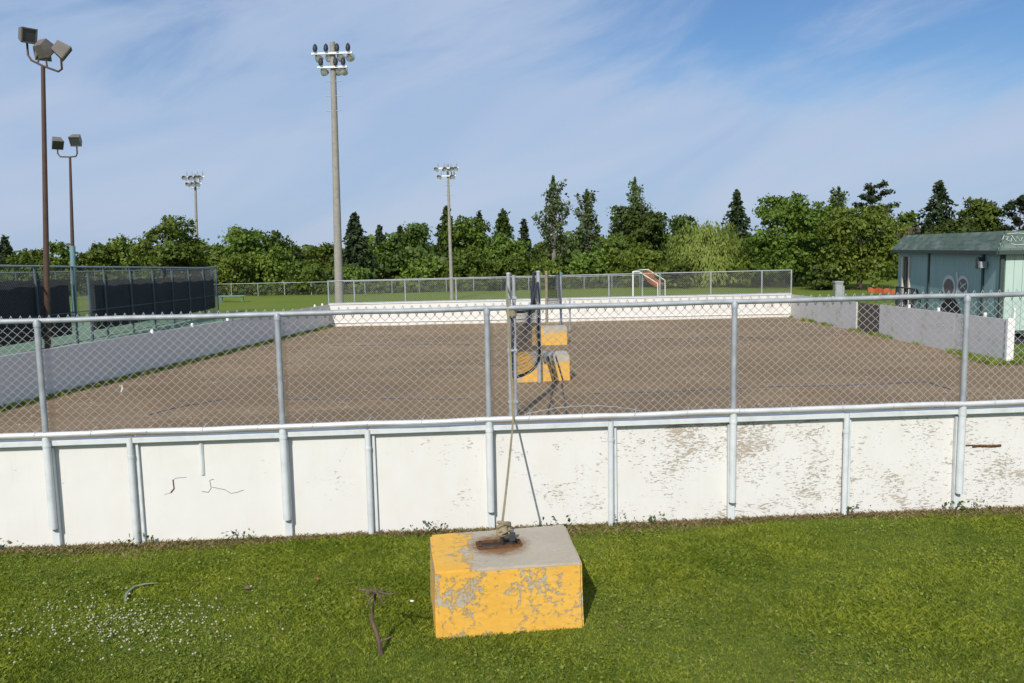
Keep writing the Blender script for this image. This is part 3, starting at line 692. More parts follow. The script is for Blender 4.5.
def brown_light(label, base, hgt, dxs, r0, teal_to=0, s=1.0, yaw0=0, lean=(0, 0), roll=0):
    root = thing('light_pole', label, 'light pole', base); b = Vector(base); tpv = b + Vector((lean[0], lean[1], hgt))
    if teal_to:
        k = teal_to/hgt; MB().tube([b, b.lerp(tpv, k)], r0*1.45, 10).build('pole_sleeve', M['teal'], root, True)
    MB().tube([b.lerp(tpv, teal_to/hgt if teal_to else 0), tpv], [r0, r0*.62], 10).build('shaft', M['bronze'], root, True)
    MB().box(b + Vector((0, 0, .05)), (.5, .5, .12)).build('base_plate', M['bronze'], root)
    xs_ = [d[0] for d in dxs]; w0, w1 = min(xs_), max(xs_); ca, sa = math.cos(yaw0), math.sin(yaw0)
    P = lambda u, v, z: tpv + Vector((ca*u - sa*v, sa*u + ca*v, z - roll*u))
    zl, zr_ = dxs[0][2]-.22*s, dxs[-1][2]-.22*s
    MB().tube([P(w0, 0, zl), P(w0, 0, .2*s), P(w0*.8, 0, .03), P(0, 0, 0), P(w1*.8, 0, .03), P(w1, 0, .2*s), P(w1, 0, zr_)], .045*s, 8).build('bracket', M['bronze'], root, True)
    for u, v, z, yw, tl in dxs:
        if abs(u-w0) > .01 and abs(u-w1) > .01: MB().tube([P(u, 0, .02), P(u, v*.6, z-.1)], .035*s, 6).build('stem', M['bronze'], root)
        box_flood(root, P(u, v, z), yw, tl, s)
    return root
def gbase(x, Y): return gpt(x, Y)
Y1 = 28.4; t1 = at(43, 66, Y1); b1 = at(47, 341, Y1)
brown_light('tallest brown light pole at far left with four square floodlights', gpt(b1.x, Y1), t1.z-gz(b1.x, Y1),
            [(-.59, 0, .84, .95, .30), (-.21, .29, .52, -2.4, .45), (.17, -.08, .66, 2.75, .75), (.77, 0, .82, 2.05, .65)], .11, s=.82, yaw0=-.2, roll=.42, lean=(t1.x-b1.x, 0))
Y2 = 53.0; t2 = at(70, 157, Y2); b2_ = at(74.5, 316, Y2)
brown_light('brown light pole with teal foot and two square floodlights behind the court fence', gpt(b2_.x, Y2), t2.z-gz(b2_.x, Y2),
            [(-.80, 0, .95, .75, .75), (.50, 0, 1.1, .2, .6)], .12, at(74, 246, Y2).z-gz(b2_.x, Y2), 1.08, 0, (t2.x-b2_.x, 0))
def stadium_light(label, px_top, py_top, px_b, Y, r0, r1, arm, rows, s=1.0, away=True):
    tpv = at(px_top, py_top, Y); bb = at(px_b, 300, Y); base = gpt(bb.x, Y)
    root = thing('light_pole', label, 'light pole', base, 'concrete stadium light poles')
    d = tpv - base
    MB().tube([base, base + d*.5, tpv], [r0, (r0+r1)/2, r1], 14).build('shaft', M['concrete_pole'], root, True)
    for ri, (dz, xs_) in enumerate(rows):
        c = tpv - Vector((0, 0, dz)) + Vector((0, -r1-.08, 0)); w_ = max(abs(x) for x in xs_)
        MB().box(c, (w_*2+.5*s, .12, .13*s)).build('crossarm', M['crossarm'], root)
        for x in xs_:
            q = c + Vector((x, .0, 0)); yd = -1 if not away else 1
            yw = random.uniform(-.5, .5)
            dirv = Vector((math.sin(yw), yd*math.cos(yw), -.5 if away else -.45)).normalized()
            bs = 1.0 if away else .45
            o = MB().tube([q + Vector((0, -.12*yd, .12*s)), q + Vector((0, -.10*yd, .30*s)), q + Vector((0, -.08*yd, .50*s)), q + Vector((0, -.06*yd, .62*s))], [.13*s*bs, .17*s*bs, .13*s*bs, .03*s], 8).build('floodlight', M['ballast'] if away else M['galv'], root, True)
            a = q + Vector((0, .1*yd, -.02))
            rf = MB().tube([a, a + dirv*.14*s, a + dirv*.30*s, a + dirv*.44*s], [.10*s, .22*s, .29*s, .32*s], 12, False).build('reflector', M['reflector'], o, True)
            MB().tube([a + dirv*.30*s, a + dirv*.33*s], [.27*s, .27*s], 12).build('lens', M['lens'] if away else M['galv'], o)
    for k in range(3):
        z = tpv - Vector((0, 0, rows[-1][0] + .7 + k*.75)); MB().tube([z + Vector((-.55*s, -.1, 0)), z + Vector((.55*s, -.1, 0))], .018, 5).build('step_peg', M['galv'], root)
    return root
stadium_light('tallest grey concrete light pole with eight floodlights, just behind the far boards', 332.5, 42, 339, 44, .24, .135, 1,
              [(.62, (-.85, -.28, .30, .88)), (1.32, (-.58, .2, .60))], .78)
stadium_light('grey concrete light pole with floodlights in the middle of the field, before the trees', 447.5, 164, 452, 64, .155, .085, 1,
              [(.33, (-.72, -.26, .26, .70)), (.92, (-.5, .5, .3))], .64, False)
stadium_light('distant grey light pole rising behind the trees on the left', 195, 174, 199, 112, .24, .14, 1,
              [(.4, (-1.1, -.4, .4, 1.1)), (1.3, (-.6, .1, .7))], 1.25, False)

# ================================================================== SOCCER GOAL, FENCES AND BITS IN THE FIELD
YG = 52
gl = thing('soccer_goal', 'white soccer goal with red net standing behind the far boards', 'goal', gpt(at(650, 300, YG).x, YG))
ga = at(633, 272, YG); gb = at(643, 272, YG+4); gc = at(652, 272, YG+1)
hz_ = ga.z - gz(ga.x, YG)
A0, A1 = gpt(ga.x, YG), gpt(ga.x, YG, hz_)
B0, B1 = gpt(gb.x, YG+4.5), gpt(gb.x, YG+4.5, hz_)
bk = at(672, 284, YG+1); 
for p0, p1 in ((A0, A1), (B0, B1)): MB().tube([p0, p1], .05, 8).build('goal_post', M['goal_white'], gl, True)
MB().tube([A1, B1], .05, 8).build('crossbar', M['goal_white'], gl, True)
zk = bk.z - gz(bk.x, YG+1)
for q0, yy in ((A1, YG), (B1, YG+4.5)):
    e0 = q0 + Vector((.4, 0, 0)); e1 = gpt(q0.x + (bk.x-gb.x), yy, zk+.1); e2 = gpt(q0.x + (bk.x-gb.x)+.02, yy, 0)
    MB().tube([q0, e0, e1, e2], .032, 6).build('side_bar', M['goal_white'], gl)
mg = MB()
for i in range(26):
    y = YG + 4.5*i/25; off = (gb.x-ga.x)*i/25
    mg.tube([Vector((A1.x+off+.6, y, A1.z-.03)), Vector((A1.x+off+.9, y, A1.z-.6)), Vector((A1.x+off+(bk.x-gb.x)-.1, y, A1.z-.95))], .006, 3, False)
for k in range(14):
    t = k/13; mg.tube([Vector((A1.x+.6+t*((bk.x-gb.x)-.7), YG, A1.z-.03-.95*t**.6)), Vector((B1.x+.6+t*((bk.x-gb.x)-.7), YG+4.5, A1.z-.03-.95*t**.6))], .006, 3, False)
mg.build('netting', M['goal_net'], gl, stuff=True)
# small field fence far left
ff = thing('field_fence', 'low wire fence along the far edge of the field before the trees', 'fence', gpt(-30, 76))
xa, xb = at(205, 290, 76).x, at(640, 290, 76).x
for i in range(17):
    x = xa + (xb-xa)*i/16; MB().tube([gpt(x, 76, 0), gpt(x, 76, 1.15)], .035, 6).build('post', M['galv'], ff)
MB().tube([gpt(xa, 76, 1.13), gpt(xb, 76, 1.13)], .028, 5).build('rail', M['galv'], ff)
chain_link('chain_link', line_path((xa, 76), (xb, 76)), .05, 1.13, .24, .24, .004, ff, 3, .01)
# orange snow fence
of = thing('snow_fence', 'orange plastic snow fence in the grass left of the green hut', 'fence', gpt(at(882, 290, 60).x, 60))
o0, o1 = at(868, 292, 58), at(897, 294, 58)
for i in range(5):
    p = o0.lerp(o1, i/4); MB().tube([gpt(p.x, 58, 0), gpt(p.x, 58.1, .66 - .1*i/4)], .02, 6).build('stake', M['gate'], of)
mo = MB()
for k in range(9):
    z = .22+.035*k; mo.tube([gpt(o0.x + (o1.x-o0.x)*i/24, 58+.05*math.sin(i), z - .16*(i/24) + .05*math.sin(i*.9)) for i in range(25)], .028, 4)
for i in range(25):
    x = o0.x + (o1.x-o0.x)*i/24; mo.tube([gpt(x, 58+.05*math.sin(i), .22-.16*i/24 + .05*math.sin(i*.9)), gpt(x, 58+.05*math.sin(i), .50-.16*i/24+.05*math.sin(i*.9))], .022, 4)
mo.build('mesh', M['orange'], of, stuff=True)
# grey utility cabinet
up_ = at(838, 290, 47); ub = thing('utility_box', 'small grey metal utility cabinet behind the right-hand boards', 'utility box', gpt(up_.x, 47))
MB().box(gpt(up_.x, 47, .72), (.42, .4, 1.3)).build('cabinet', M['concrete_pole'], ub)
MB().box(gpt(up_.x, 47, 1.42), (.48, .46, .08)).build('lid', M['galv'], ub)
MB().box(gpt(up_.x, 46.785, .75), (.34, .03, 1.0)).build('door', M['galv'], ub)
MB().tube([gpt(up_.x+.27, 46.9, 0), gpt(up_.x+.27, 46.9, 1.2)], .05, 6).build('conduit', M['galv'], ub)

# ================================================================== THE GREEN HUT
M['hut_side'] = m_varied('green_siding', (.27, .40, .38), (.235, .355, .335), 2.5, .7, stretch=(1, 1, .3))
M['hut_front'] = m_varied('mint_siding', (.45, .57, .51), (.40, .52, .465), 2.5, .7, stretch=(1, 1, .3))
M['hut_trim'] = mat('dark_green_trim', (.045, .065, .06), .7)
def m_shingle():
    m = mat('green_shingles', (.1, .16, .12), .9); t = T(m)
    c = t.ramp(t.island(), [(0, (.075, .115, .095)), (.6, (.10, .145, .118)), (.85, (.12, .165, .135)), (1, (.17, .20, .17))])
    t.color(t.mix(t.ramp(t.noise(t.pos(), 2.5, 4), [(.5, 0.0), (.8, .3)]), c, (.20, .215, .18))); t.bump(t.noise(t.pos(), 40, 4), .01); return m
M['shingle'] = m_shingle()
M['skirt'] = mat('dark_skirting', (.035, .04, .04), .85); M['door'] = mat('hut_door', (.055, .05, .05), .5); M['wood_trim'] = mat('pale_jamb', (.55, .50, .42), .7)
HY = 25.0; hc = at(999, 335, HY); HX = hc.x                           # near corner
HD = Vector((.06*8.7, 8.7, 0)); HL = HD.length; HD.normalize(); HE = Vector((HD.y, -HD.x, 0))   # HD back along the long side, HE along the front
hz0 = gz(HX, HY); zb_, zt_ = at(999, 331, HY).z, at(999, 251, HY).z; zr = at(1000, 231, HY).z
hut = thing('portable_hut', 'green wooden hut with shingled roof edge on the right', 'hut', (HX, HY, hz0))
HW = 6.0
def hp(s, t, z): p = Vector((HX, HY, 0)) + HD*s + HE*t; return Vector((p.x, p.y, z))
HR_ = Matrix((HE, HD, Vector((0, 0, 1)))).transposed()
def strip(name, m, s0, s1, t, z0, z1, w_=.2, front=False, parent=None):
    """vertical grooved siding as separate boards in one panel"""
    mb = MB(); n = max(1, round((s1-s0)/w_))
    for i in range(n):
        a, b = s0+(s1-s0)*i/n+.004, s0+(s1-s0)*(i+1)/n-.004
        if front: c, d = hp(t, (a+b)/2, (z0+z1)/2), (b-a, .05, z1-z0)
        else: c, d = hp((a+b)/2, t, (z0+z1)/2), (.05, b-a, z1-z0)
        mb.box(c, d, HR_)
    if front: mb.box(hp(t+.03, (s0+s1)/2, (z0+z1)/2), (s1-s0, .03, z1-z0), HR_)
    else: mb.box(hp((s0+s1)/2, t+.03, (z0+z1)/2), (.03, s1-s0, z1-z0), HR_)
    o = mb.build(name, m, parent or hut); o['kind'] = 'stuff'; return o
sp_ = lambda px_: None
def s_at(px_):    # distance along the long side for an image column
    best = 0
    for s in np.linspace(0, HL, 800):
        v = hp(s, 0, 2.0)-EYEP; x = 512+F*v.dot(RT)/v.dot(fw)
        if x > px_: best = s
    return best
sA, sB, sD0, sD1 = s_at(984.5), s_at(930), s_at(911.5), s_at(903.5)
strip('wall_panel', M['hut_side'], .06, sA-.05, 0, zb_, zt_)
strip('wall_panel', M['hut_side'], sA+.08, sB-.06, 0, zb_, zt_)
strip('wall_panel', M['hut_side'], sB+.06, sD0, 0, zb_, zt_)
strip('wall_panel', M['hut_side'], sD1, HL, 0, zb_, zt_)
strip('wall_panel', M['hut_side'], sD0, sD1, 0, zt_-.25, zt_)
for s in (sA, sB): MB().box(hp(s, -.03, (zb_+zt_)/2), (.07, .13, zt_-zb_), HR_).build('trim_board', M['hut_trim'], hut)
MB().box(hp(-.02, -.02, (zb_+zt_)/2), (.10, .10, zt_-zb_), HR_).build('corner_board', M['hut_trim'], hut)
strip('front_wall', M['hut_front'], .08, HW, 0, zb_, zt_, .24, True)
strip('back_wall', M['hut_side'], .0, HW, HL, zb_, zt_, .3, True)
strip('wall_panel', M['hut_side'], .0, HL, HW, zb_, zt_, .4)
MB().box(hp(HL/2, HW/2, (zb_+hz0)/2-.25), (HW-.3, HL-.3, zb_-hz0+.5), HR_).build('skirting', M['skirt'], hut)
MB().box(hp(-.03, HW/2, zb_-.03), (HW, .1, .10), HR_).build('sill_beam', M['hut_trim'], hut)
# door, jambs
door = MB().box(hp((sD0+sD1)/2, .03, (zb_+zt_-.25)/2), (.05, sD1-sD0-.1, zt_-.25-zb_), HR_).build('door', M['door'], hut)
MB().box(hp(sD0+.06, -.04, (zb_+zt_-.25)/2), (.08, .12, zt_-.25-zb_), HR_).build('door_jamb', M['wood_trim'], hut)
MB().box(hp(sD1-.06, -.04, (zb_+zt_-.25)/2), (.08, .12, zt_-.25-zb_), HR_).build('door_jamb', M['wood_trim'], hut)
MB().box(hp(sD0+.75*(sD1-sD0), -.0, zb_+1.55), (.05, .4, .7), HR_).build('door_pane', M['lens'], hut)
# mansard roof edge: shingle courses
ov = .22; inn = .16; nco = 5; zf = zt_-.06
def course_run(p0, p1, out, mb):
    L_ = (p1-p0).length; d = (p1-p0).normalized()
    for k in range(nco):
        v0, v1 = k/nco, (k+1)/nco; n = max(4, int(L_/.33))
        for i in range(n):
            lo, hi = ov*(1-v0)-inn*v0, ov*(1-v1*1.02)-inn*v1
            ofs = 0; e_ = ov-lo; sh = .16 if k % 2 else 0
            a, b = max(e_, L_*i/n-sh), min(L_-e_, L_*(i+1)/n-.012-sh)
            if i == n-1: b = L_-e_
            if b-a < .02: continue
            def q(s, o_, z): r_ = p0 + d*min(L_, s) + out*o_; return Vector((r_.x, r_.y, z))
            z0_, z1_ = zf+(zr-zf)*v0, zf+(zr-zf)*min(1, v1+.06)
            j = random.uniform(0, .012)
            P = [q(a+ofs, lo+.03+j, z0_), q(b+ofs, lo+.03+j, z0_), q(b+ofs, lo, z0_), q(a+ofs, lo, z0_), q(a+ofs, hi+.012, z1_), q(b+ofs, hi+.012, z1_), q(b+ofs, hi-.01, z1_), q(a+ofs, hi-.01, z1_)]
            mb.hexa(P)
mbs = MB(); course_run(hp(-ov, 0, 0), hp(HL+ov, 0, 0), -HE, mbs); mbs.build('roof_shingles', M['shingle'], hut, stuff=True)
mbs = MB(); course_run(hp(0, -ov, 0), hp(0, HW+ov, 0), -HD, mbs); mbs.build('roof_shingles', M['shingle'], hut, stuff=True)
MB().box(hp(HL/2, HW/2, zr-.10), (HW-2*inn-.04, HL-2*inn-.04, .14), HR_).build('roof', M['hut_trim'], hut)
MB().box(hp(HL/2, HW/2, zf+.05), (HW+2*ov-.12, HL+2*ov-.12, .05), HR_).build('soffit', M['hut_trim'], hut)
MB().box(hp(-ov-.02, HW/2, zf+.02), (HW+2*ov, .05, .12), HR_).build('fascia', M['hut_trim'], hut)
MB().box(hp(HL/2, -ov-.02, zf+.02), (.05, HL+2*ov, .12), HR_).build('fascia', M['hut_trim'], hut)
# wall lamp and conduit
MB().box(hp(sA-.25, -.16, zt_-.42), (.2, .16, .2), HR_).build('wall_lamp', M['galv'], hut)
MB().box(hp(sA-.02, -.14, zt_-.36), (.22, .16, .35), HR_).build('lamp_bracket', M['hut_trim'], hut)
# graffiti: rings and scrawl sprayed on the long side, pale tag on the roof edge
M['spray_white'] = mat('white_spray', (.55, .56, .56), .8); M['spray_black'] = mat('black_spray', (.03, .028, .03), .8); M['spray_grey'] = mat('brown_grey_spray', (.17, .15, .13), .8)
def spray(pts, r, m, off=-.034, name='graffiti'):
    """flat painted stroke on the long wall: (s, z) points"""
    mb = MB(); n = len(pts)
    V = []
    for i, (s, z) in enumerate(pts):
        a, b = pts[max(0, i-1)], pts[min(n-1, i+1)]; dx, dz = b[0]-a[0], b[1]-a[1]; l = math.hypot(dx, dz) or 1
        V += [hp(s - dz/l*r, off, z + dx/l*r), hp(s + dz/l*r, off, z - dx/l*r)]
    mb.add(V, [(2*i, 2*i+1, 2*i+3, 2*i+2) for i in range(n-1)]); return mb.build(name, m, hut)
def ring(s, z, a, b, t0=0, t1=6.4): return [(s + a*math.cos(t), z + b*math.sin(t)) for t in np.linspace(t0, t1, 26)]
def disc(s, z, a, b, m, off):
    V = [hp(s + a*math.cos(t), off, z + b*math.sin(t)) for t in np.linspace(0, 2*math.pi, 24, endpoint=False)]
    return MB().add(V, [tuple(range(24))]).build('graffiti', m, hut)
def zpx(px_, py_): s = s_at(px_); p = hp(s, 0, 0); return s, at(px_, py_, p.y).z
s1_, z1_ = zpx(950.5, 287); s2_, z2_ = zpx(964.5, 285.5)
disc(s1_, z1_, .45, .30, M['spray_grey'], -.030); spray(ring(s1_, z1_, .48, .34), .06, M['spray_white'])
disc(s2_, z2_, .36, .24, M['spray_grey'], -.030); spray(ring(s2_, z2_, .40, .27), .05, M['spray_white'])
spray([(s2_-.25, z2_+.08), (s2_, z2_), (s2_+.2, z2_-.10)], .025, M['spray_white'], -.037); spray([(s2_-.2, z2_-.12), (s2_+.22, z2_+.1)], .02, M['spray_white'], -.038)
sx_, zx_ = zpx(959.5, 283); spray([(sx_+.1, zx_+.35), (sx_, zx_), (sx_+.05, zx_-.35)], .06, M['spray_white'], -.040)
for px_, py_, a, b in ((953, 305, .55, .28), (957, 311, .5, .25), (947, 308, .3, .2)):
    s_, z_ = zpx(px_, py_); disc(s_, z_, a, b, M['spray_black'], -.031-.001*a)
for px_, py_, w2 in ((941, 295, .3), (944, 301, .35), (950, 300, .35), (952, 308, .4), (957, 306, .3)):
    s_, z_ = zpx(px_, py_); spray(ring(s_, z_, w2, .14, random.uniform(0, 2), random.uniform(3.5, 6)), .035, random.choice([M['spray_white'], M['spray_black']]), -.042)
for px_, py_, w2 in ((907, 297, .3), (912, 300, .4), (917, 294, .3), (920, 301, .25)):
    s_, z_ = zpx(px_, py_); spray(ring(s_, z_, w2, .17, random.uniform(0, 2), random.uniform(3.5, 6)), .06, M['spray_black'], -.036)
def tag_front(pts, r=.009):
    V = []; n = len(pts); mb = MB()
    for i, (t_, v) in enumerate(pts):
        a, b = pts[max(0, i-1)], pts[min(n-1, i+1)]; dx, dz = b[0]-a[0], b[1]-a[1]; l = math.hypot(dx, dz) or 1
        for sg in (-1, 1):
            tt, vv = t_ - sg*dz/l*r, v + sg*dx/l*r
            o_ = ov*(1-vv)-inn*vv + .075; V.append(hp(-o_, tt, zf+(zr-zf)*vv))
    mb.add(V, [(2*i, 2*i+1, 2*i+3, 2*i+2) for i in range(n-1)]); mb.build('graffiti', M['spray_white'], hut)
tag_front([(-.05, .62), (.0, .78), (.12, .74), (.05, .6), (.16, .52), (.2, .66)]); tag_front([(.22, .8), (.3, .5), (.36, .76), (.42, .52), (.5, .7)])
tag_front([(.15, .42), (.3, .36), (.5, .38), (.62, .42)]); tag_front([(.55, .72), (.6, .5), (.68, .66), (.62, .74)]); tag_front([(.1, .86), (.4, .9), (.7, .84)])
# landing with black railing at the door
ld = thing('door_landing', 'black railed step landing at the door of the green hut', 'stairs', hp((sD0+sD1)/2, -.8, gz(HX, 35)))
sm_ = (sD0+sD1)/2; zg = gz(HX, 36)
MB().box(hp(sm_, -.35, zb_-.08), (.6, 1.6, .08), HR_).build('deck', M['gate'], ld)
for k in range(3): MB().box(hp(sm_-1.0-.28*k, -.35, zb_-.25-.2*k), (.6, .3, .05), HR_).build('step', M['gate'], ld)
for ds in (-1.9, -1.0, -.1):
    MB().tube([hp(sm_+ds, -.4, zg), hp(sm_+ds, -.4, zb_+.95)], .04, 6).build('rail_post', M['ballast'], ld)
for z in (.95, .55, .2): MB().tube([hp(sm_-1.95, -.4, zb_+z), hp(sm_-.05, -.4, zb_+z)], .03, 6).build('handrail', M['ballast'], ld)
for k in range(9): MB().tube([hp(sm_-1.9+.2*k, -.4, zb_), hp(sm_-1.9+.2*k, -.4, zb_+.95)], .014, 5).build('baluster', M['ballast'], ld)

# ================================================================== HOUSES BEYOND THE TREES
M['brown_roof'] = m_varied('brown_roof_shingles', (.13, .075, .055), (.10, .06, .045), 6, .9); M['house_wall'] = m_varied('pale_house_wall', (.55, .53, .49), (.48, .46, .43), 2, .8)
def house(label, x, Y, ztop, w_, d_, hgt_roof, group=None):
    b = gpt(x, Y); h = ztop - b.z; root = thing('house', label, 'house', b)
    wl = h - hgt_roof
    MB().box((x, Y, b.z+wl/2), (w_, d_, wl)).build('wall', M['house_wall'], root)
    e = .4
    P = [Vector((x-w_/2-e, Y-d_/2-e, b.z+wl)), Vector((x+w_/2+e, Y-d_/2-e, b.z+wl)), Vector((x+w_/2+e, Y+d_/2+e, b.z+wl)), Vector((x-w_/2-e, Y+d_/2+e, b.z+wl)), Vector((x, Y-d_/2-e, b.z+h)), Vector((x, Y+d_/2+e, b.z+h))]
    MB().add(P, [(0, 1, 4), (1, 2, 5, 4), (2, 3, 5), (3, 0, 4, 5), (3, 2, 1, 0)]).build('roof', M['brown_roof'], root)
    for dx in ((-w_*.25, w_*.25) if w_ > 3 else (0,)):
        wn = MB().box((x+dx, Y-d_/2-.03, b.z+wl*.6), (1.2, .08, 1.3)).build('window', M['goal_white'], root)
        MB().box((x+dx, Y-d_/2-.08, b.z+wl*.6), (1.0, .04, 1.1)).build('pane', M['lens'], wn)
    return root
house('house with steep brown gable peeking between the trees above the green hut', at(904, 232, 96).x, 96, at(904, 227, 96).z, 4.6, 7, 4.2)

# ================================================================== TREES
def leaf_cloud(P, Nrm, size, aspect=1.4, flat=.62):
    """one rhombic leaf cluster per point, roughly facing outwards"""
    n = len(P); a = rng.normal(size=(n, 3)); nn = Nrm*flat + rng.normal(size=(n, 3))*(1-flat); nn /= np.linalg.norm(nn, axis=1, keepdims=True)+1e-9
    t = np.cross(nn, a); t /= np.linalg.norm(t, axis=1, keepdims=True)+1e-9; b = np.cross(nn, t)
    s = size*(.4 + 1.25*rng.uniform(0, 1, (n, 1))**1.4); k = rng.uniform(.35, .65, (n, 1))
    bend = nn*s*.22
    V = np.stack([P - t*s*aspect*.5 - bend, P - b*s*k - bend*.2, P + t*s*aspect*.5 - bend, P + b*s*k + bend*.3], 1)
    return V.reshape(-1, 3)
def crown_mesh(V): 
    q = np.arange(len(V)).reshape(-1, 4); return np_mesh('crown', V, quads=q)
def unit(n):
    v = rng.normal(size=(n, 3)); return v/np.linalg.norm(v, axis=1, keepdims=True)
def round_crown(h, rx, z0, size, n, lobes=14, ry=None, top_heavy=.15, spiky=.3):
    """lobed crown: clumps of leaves on many overlapping lobes"""
    ry = ry or rx; cz = (z0+h)/2; rz = (h-z0)/2; L = []
    for i in range(lobes):
        u = unit(1)[0]; k = rng.uniform(.45, .78); u[2] = u[2]*.9 + top_heavy
        c = np.array([u[0]*rx*k, u[1]*ry*k, cz + u[2]*rz*k]); r = rng.uniform(.26, .42)*min(rx, rz, 3.2*rx)
        r = min(r, max(.3, h - c[2])); L.append((c, np.array([r*1.05, r*1.05, r*rng.uniform(.8, 1.0)])))
    for i in range(5 if z0 < .1*h else 0):      # branches reaching nearly to the ground
        a_ = i*1.26 + rng.uniform(-.4, .4); k = rng.uniform(.5, .75); L.append((np.array([math.cos(a_)*rx*k, math.sin(a_)*ry*k, h*rng.uniform(.12, .26)]), np.array([rx*.32, ry*.32, h*.16])))
    L.append((np.array([0, 0, cz]), np.array([rx*.62, ry*.62, rz*.72])))
    vol = np.array([l[1].prod()**(2/3) for l in L]); pr = vol/vol.sum(); nc = max(60, n//26)
    cl = rng.choice(len(L), nc, p=pr); PP = []; NN = []
    cc = np.array([L[i][0] for i in cl]); rr = np.array([L[i][1] for i in cl]); u = unit(nc); u[:, 2] = np.where(u[:, 2] < -.55, -u[:, 2], u[:, 2])
    ctr = cc + u*rr*rng.uniform(.82, 1.06, (nc, 1)); cr_ = size*rng.uniform(1.3, 2.6, nc)
    m = n//nc
    P = ctr[:, None] + rng.normal(size=(nc, m, 3))*cr_[:, None, None]*np.array([.6, .6, .42]); Nn = np.repeat(u[:, None], m, 1)
    P = P.reshape(-1, 3); Nn = Nn.reshape(-1, 3)
    # a thinner filling of leaves inside so the crown is not hollow
    ni = n//5; ii = rng.choice(len(L), ni, p=pr); ui = unit(ni); Pi = np.array([L[i][0] for i in ii]) + ui*np.array([L[i][1] for i in ii])*rng.uniform(.3, .85, (ni, 1))
    P = np.concatenate([P, Pi]); Nn = np.concatenate([Nn, ui])
    P[:, 2] = np.where(P[:, 2] < .1, .1 + rng.uniform(0, .5, len(P)), P[:, 2])
    return leaf_cloud(P, Nn, size, 1.35), L
def spruce_crown(h, r, z0, size, dens=1.0, ragged=.5):
    PP = []; NN = []; z = z0
    while z < h*.985:
        f = (h-z)/(h-z0); Lr = r*(f**.68)*.96 + .06; nb = max(4, int(9*f+4))
        for k in range(nb):
            a = 2*math.pi*k/nb + rng.uniform(-.3, .3); l = Lr*rng.uniform(1-ragged, 1.06); m = max(4, int(l/size*3.2*dens)+3)
            t = np.sort(rng.uniform(.08, 1, m))
            zz_ = z + .10*l*t - .42*l*t**1.6 + rng.normal(0, size*.22, m) + .16*l*np.clip(t-.8, 0, 1)
            wd_ = rng.normal(0, 1, m)*size*.55*(1.15-t)*1.5
            PP.append(np.stack([np.cos(a)*l*t - np.sin(a)*wd_, np.sin(a)*l*t + np.cos(a)*wd_, zz_], 1))
            NN.append(np.tile([np.cos(a)*.5, np.sin(a)*.5, .75], (m, 1)))
        z += max(.16, .052*h*(.55+.5*f))
    PP.append(np.stack([rng.normal(0, .04, 10), rng.normal(0, .04, 10), np.linspace(h*.93, h, 10)], 1)); NN.append(np.tile([0, -.3, .6], (10, 1)))
    P = np.concatenate(PP); Nn = np.concatenate(NN); return leaf_cloud(P, Nn, size*.85, 1.9, .5)
def poplar_crown(h, r, z0, size, n, sparse=1.0):
    """ragged upright crown: leafy sprays carried on rising branches of unequal length, gaps between them"""
    PP = []; NN = []; nb = 15; lim = []
    for i in range(nb):
        t = (i+.5)/nb; zb = z0 + (h-z0)*t*.86; a = i*2.4 + rng.uniform(-.6, .6); l = r*(1.1-.72*t)*rng.uniform(.45, 1.2)
        rise = l*rng.uniform(.9, 1.7); m = max(12, int(n/nb*(.6+.8*(1-t)*rng.uniform(.5, 1.3))))
        lim.append((math.cos(a)*l*.8, math.sin(a)*l*.8, zb+rise*.7))
        u = rng.uniform(.1, 1, m)**.75; sp = size*1.25*(1.25-u*.6)
        PP.append(np.stack([math.cos(a)*l*u + rng.normal(0, 1, m)*sp, math.sin(a)*l*u + rng.normal(0, 1, m)*sp, zb + rise*u**1.2 + rng.normal(0, 1, m)*sp*1.2], 1))
        NN.append(np.tile([math.cos(a)*.7, math.sin(a)*.7-.3, .4], (m, 1)))
    m = n//9; zz_ = h*rng.uniform(.66, 1.0, m); wd_ = r*.16*(1-(zz_/h-.66)/.36)+.03
    PP.append(np.stack([rng.normal(0, 1, m)*wd_, rng.normal(0, 1, m)*wd_, zz_], 1)); NN.append(np.tile([0, -.6, .3], (m, 1)))
    return leaf_cloud(np.concatenate(PP), np.concatenate(NN), size, 1.3, .45), lim
def pine_crown(h, r, z0, size, n):
    PP = []; NN = []; nb = 22
    for i in range(nb):
        t = (i+.5)/nb; z = z0 + (h-z0)*t; a = i*2.4 + rng.uniform(-.4, .4); l = r*(1.05-.72*t**1.3)*rng.uniform(.55, 1.1); m = n//nb
        tt = rng.uniform(.25, 1, m)**.7; PP.append(np.stack([math.cos(a)*l*tt + rng.normal(0, size*.9, m), math.sin(a)*l*tt + rng.normal(0, size*.9, m), z + .28*l*tt + rng.normal(0, size*.55, m)], 1)); NN.append(np.tile([0, -.3, .8], (m, 1)))
    PP.append(np.stack([rng.normal(0, size*.5, 40), rng.normal(0, size*.5, 40), h - rng.uniform(0, .12*h, 40)], 1)); NN.append(np.tile([0, -.3, .8], (40, 1)))
    return leaf_cloud(np.concatenate(PP), np.concatenate(NN), size, 1.7, .4)
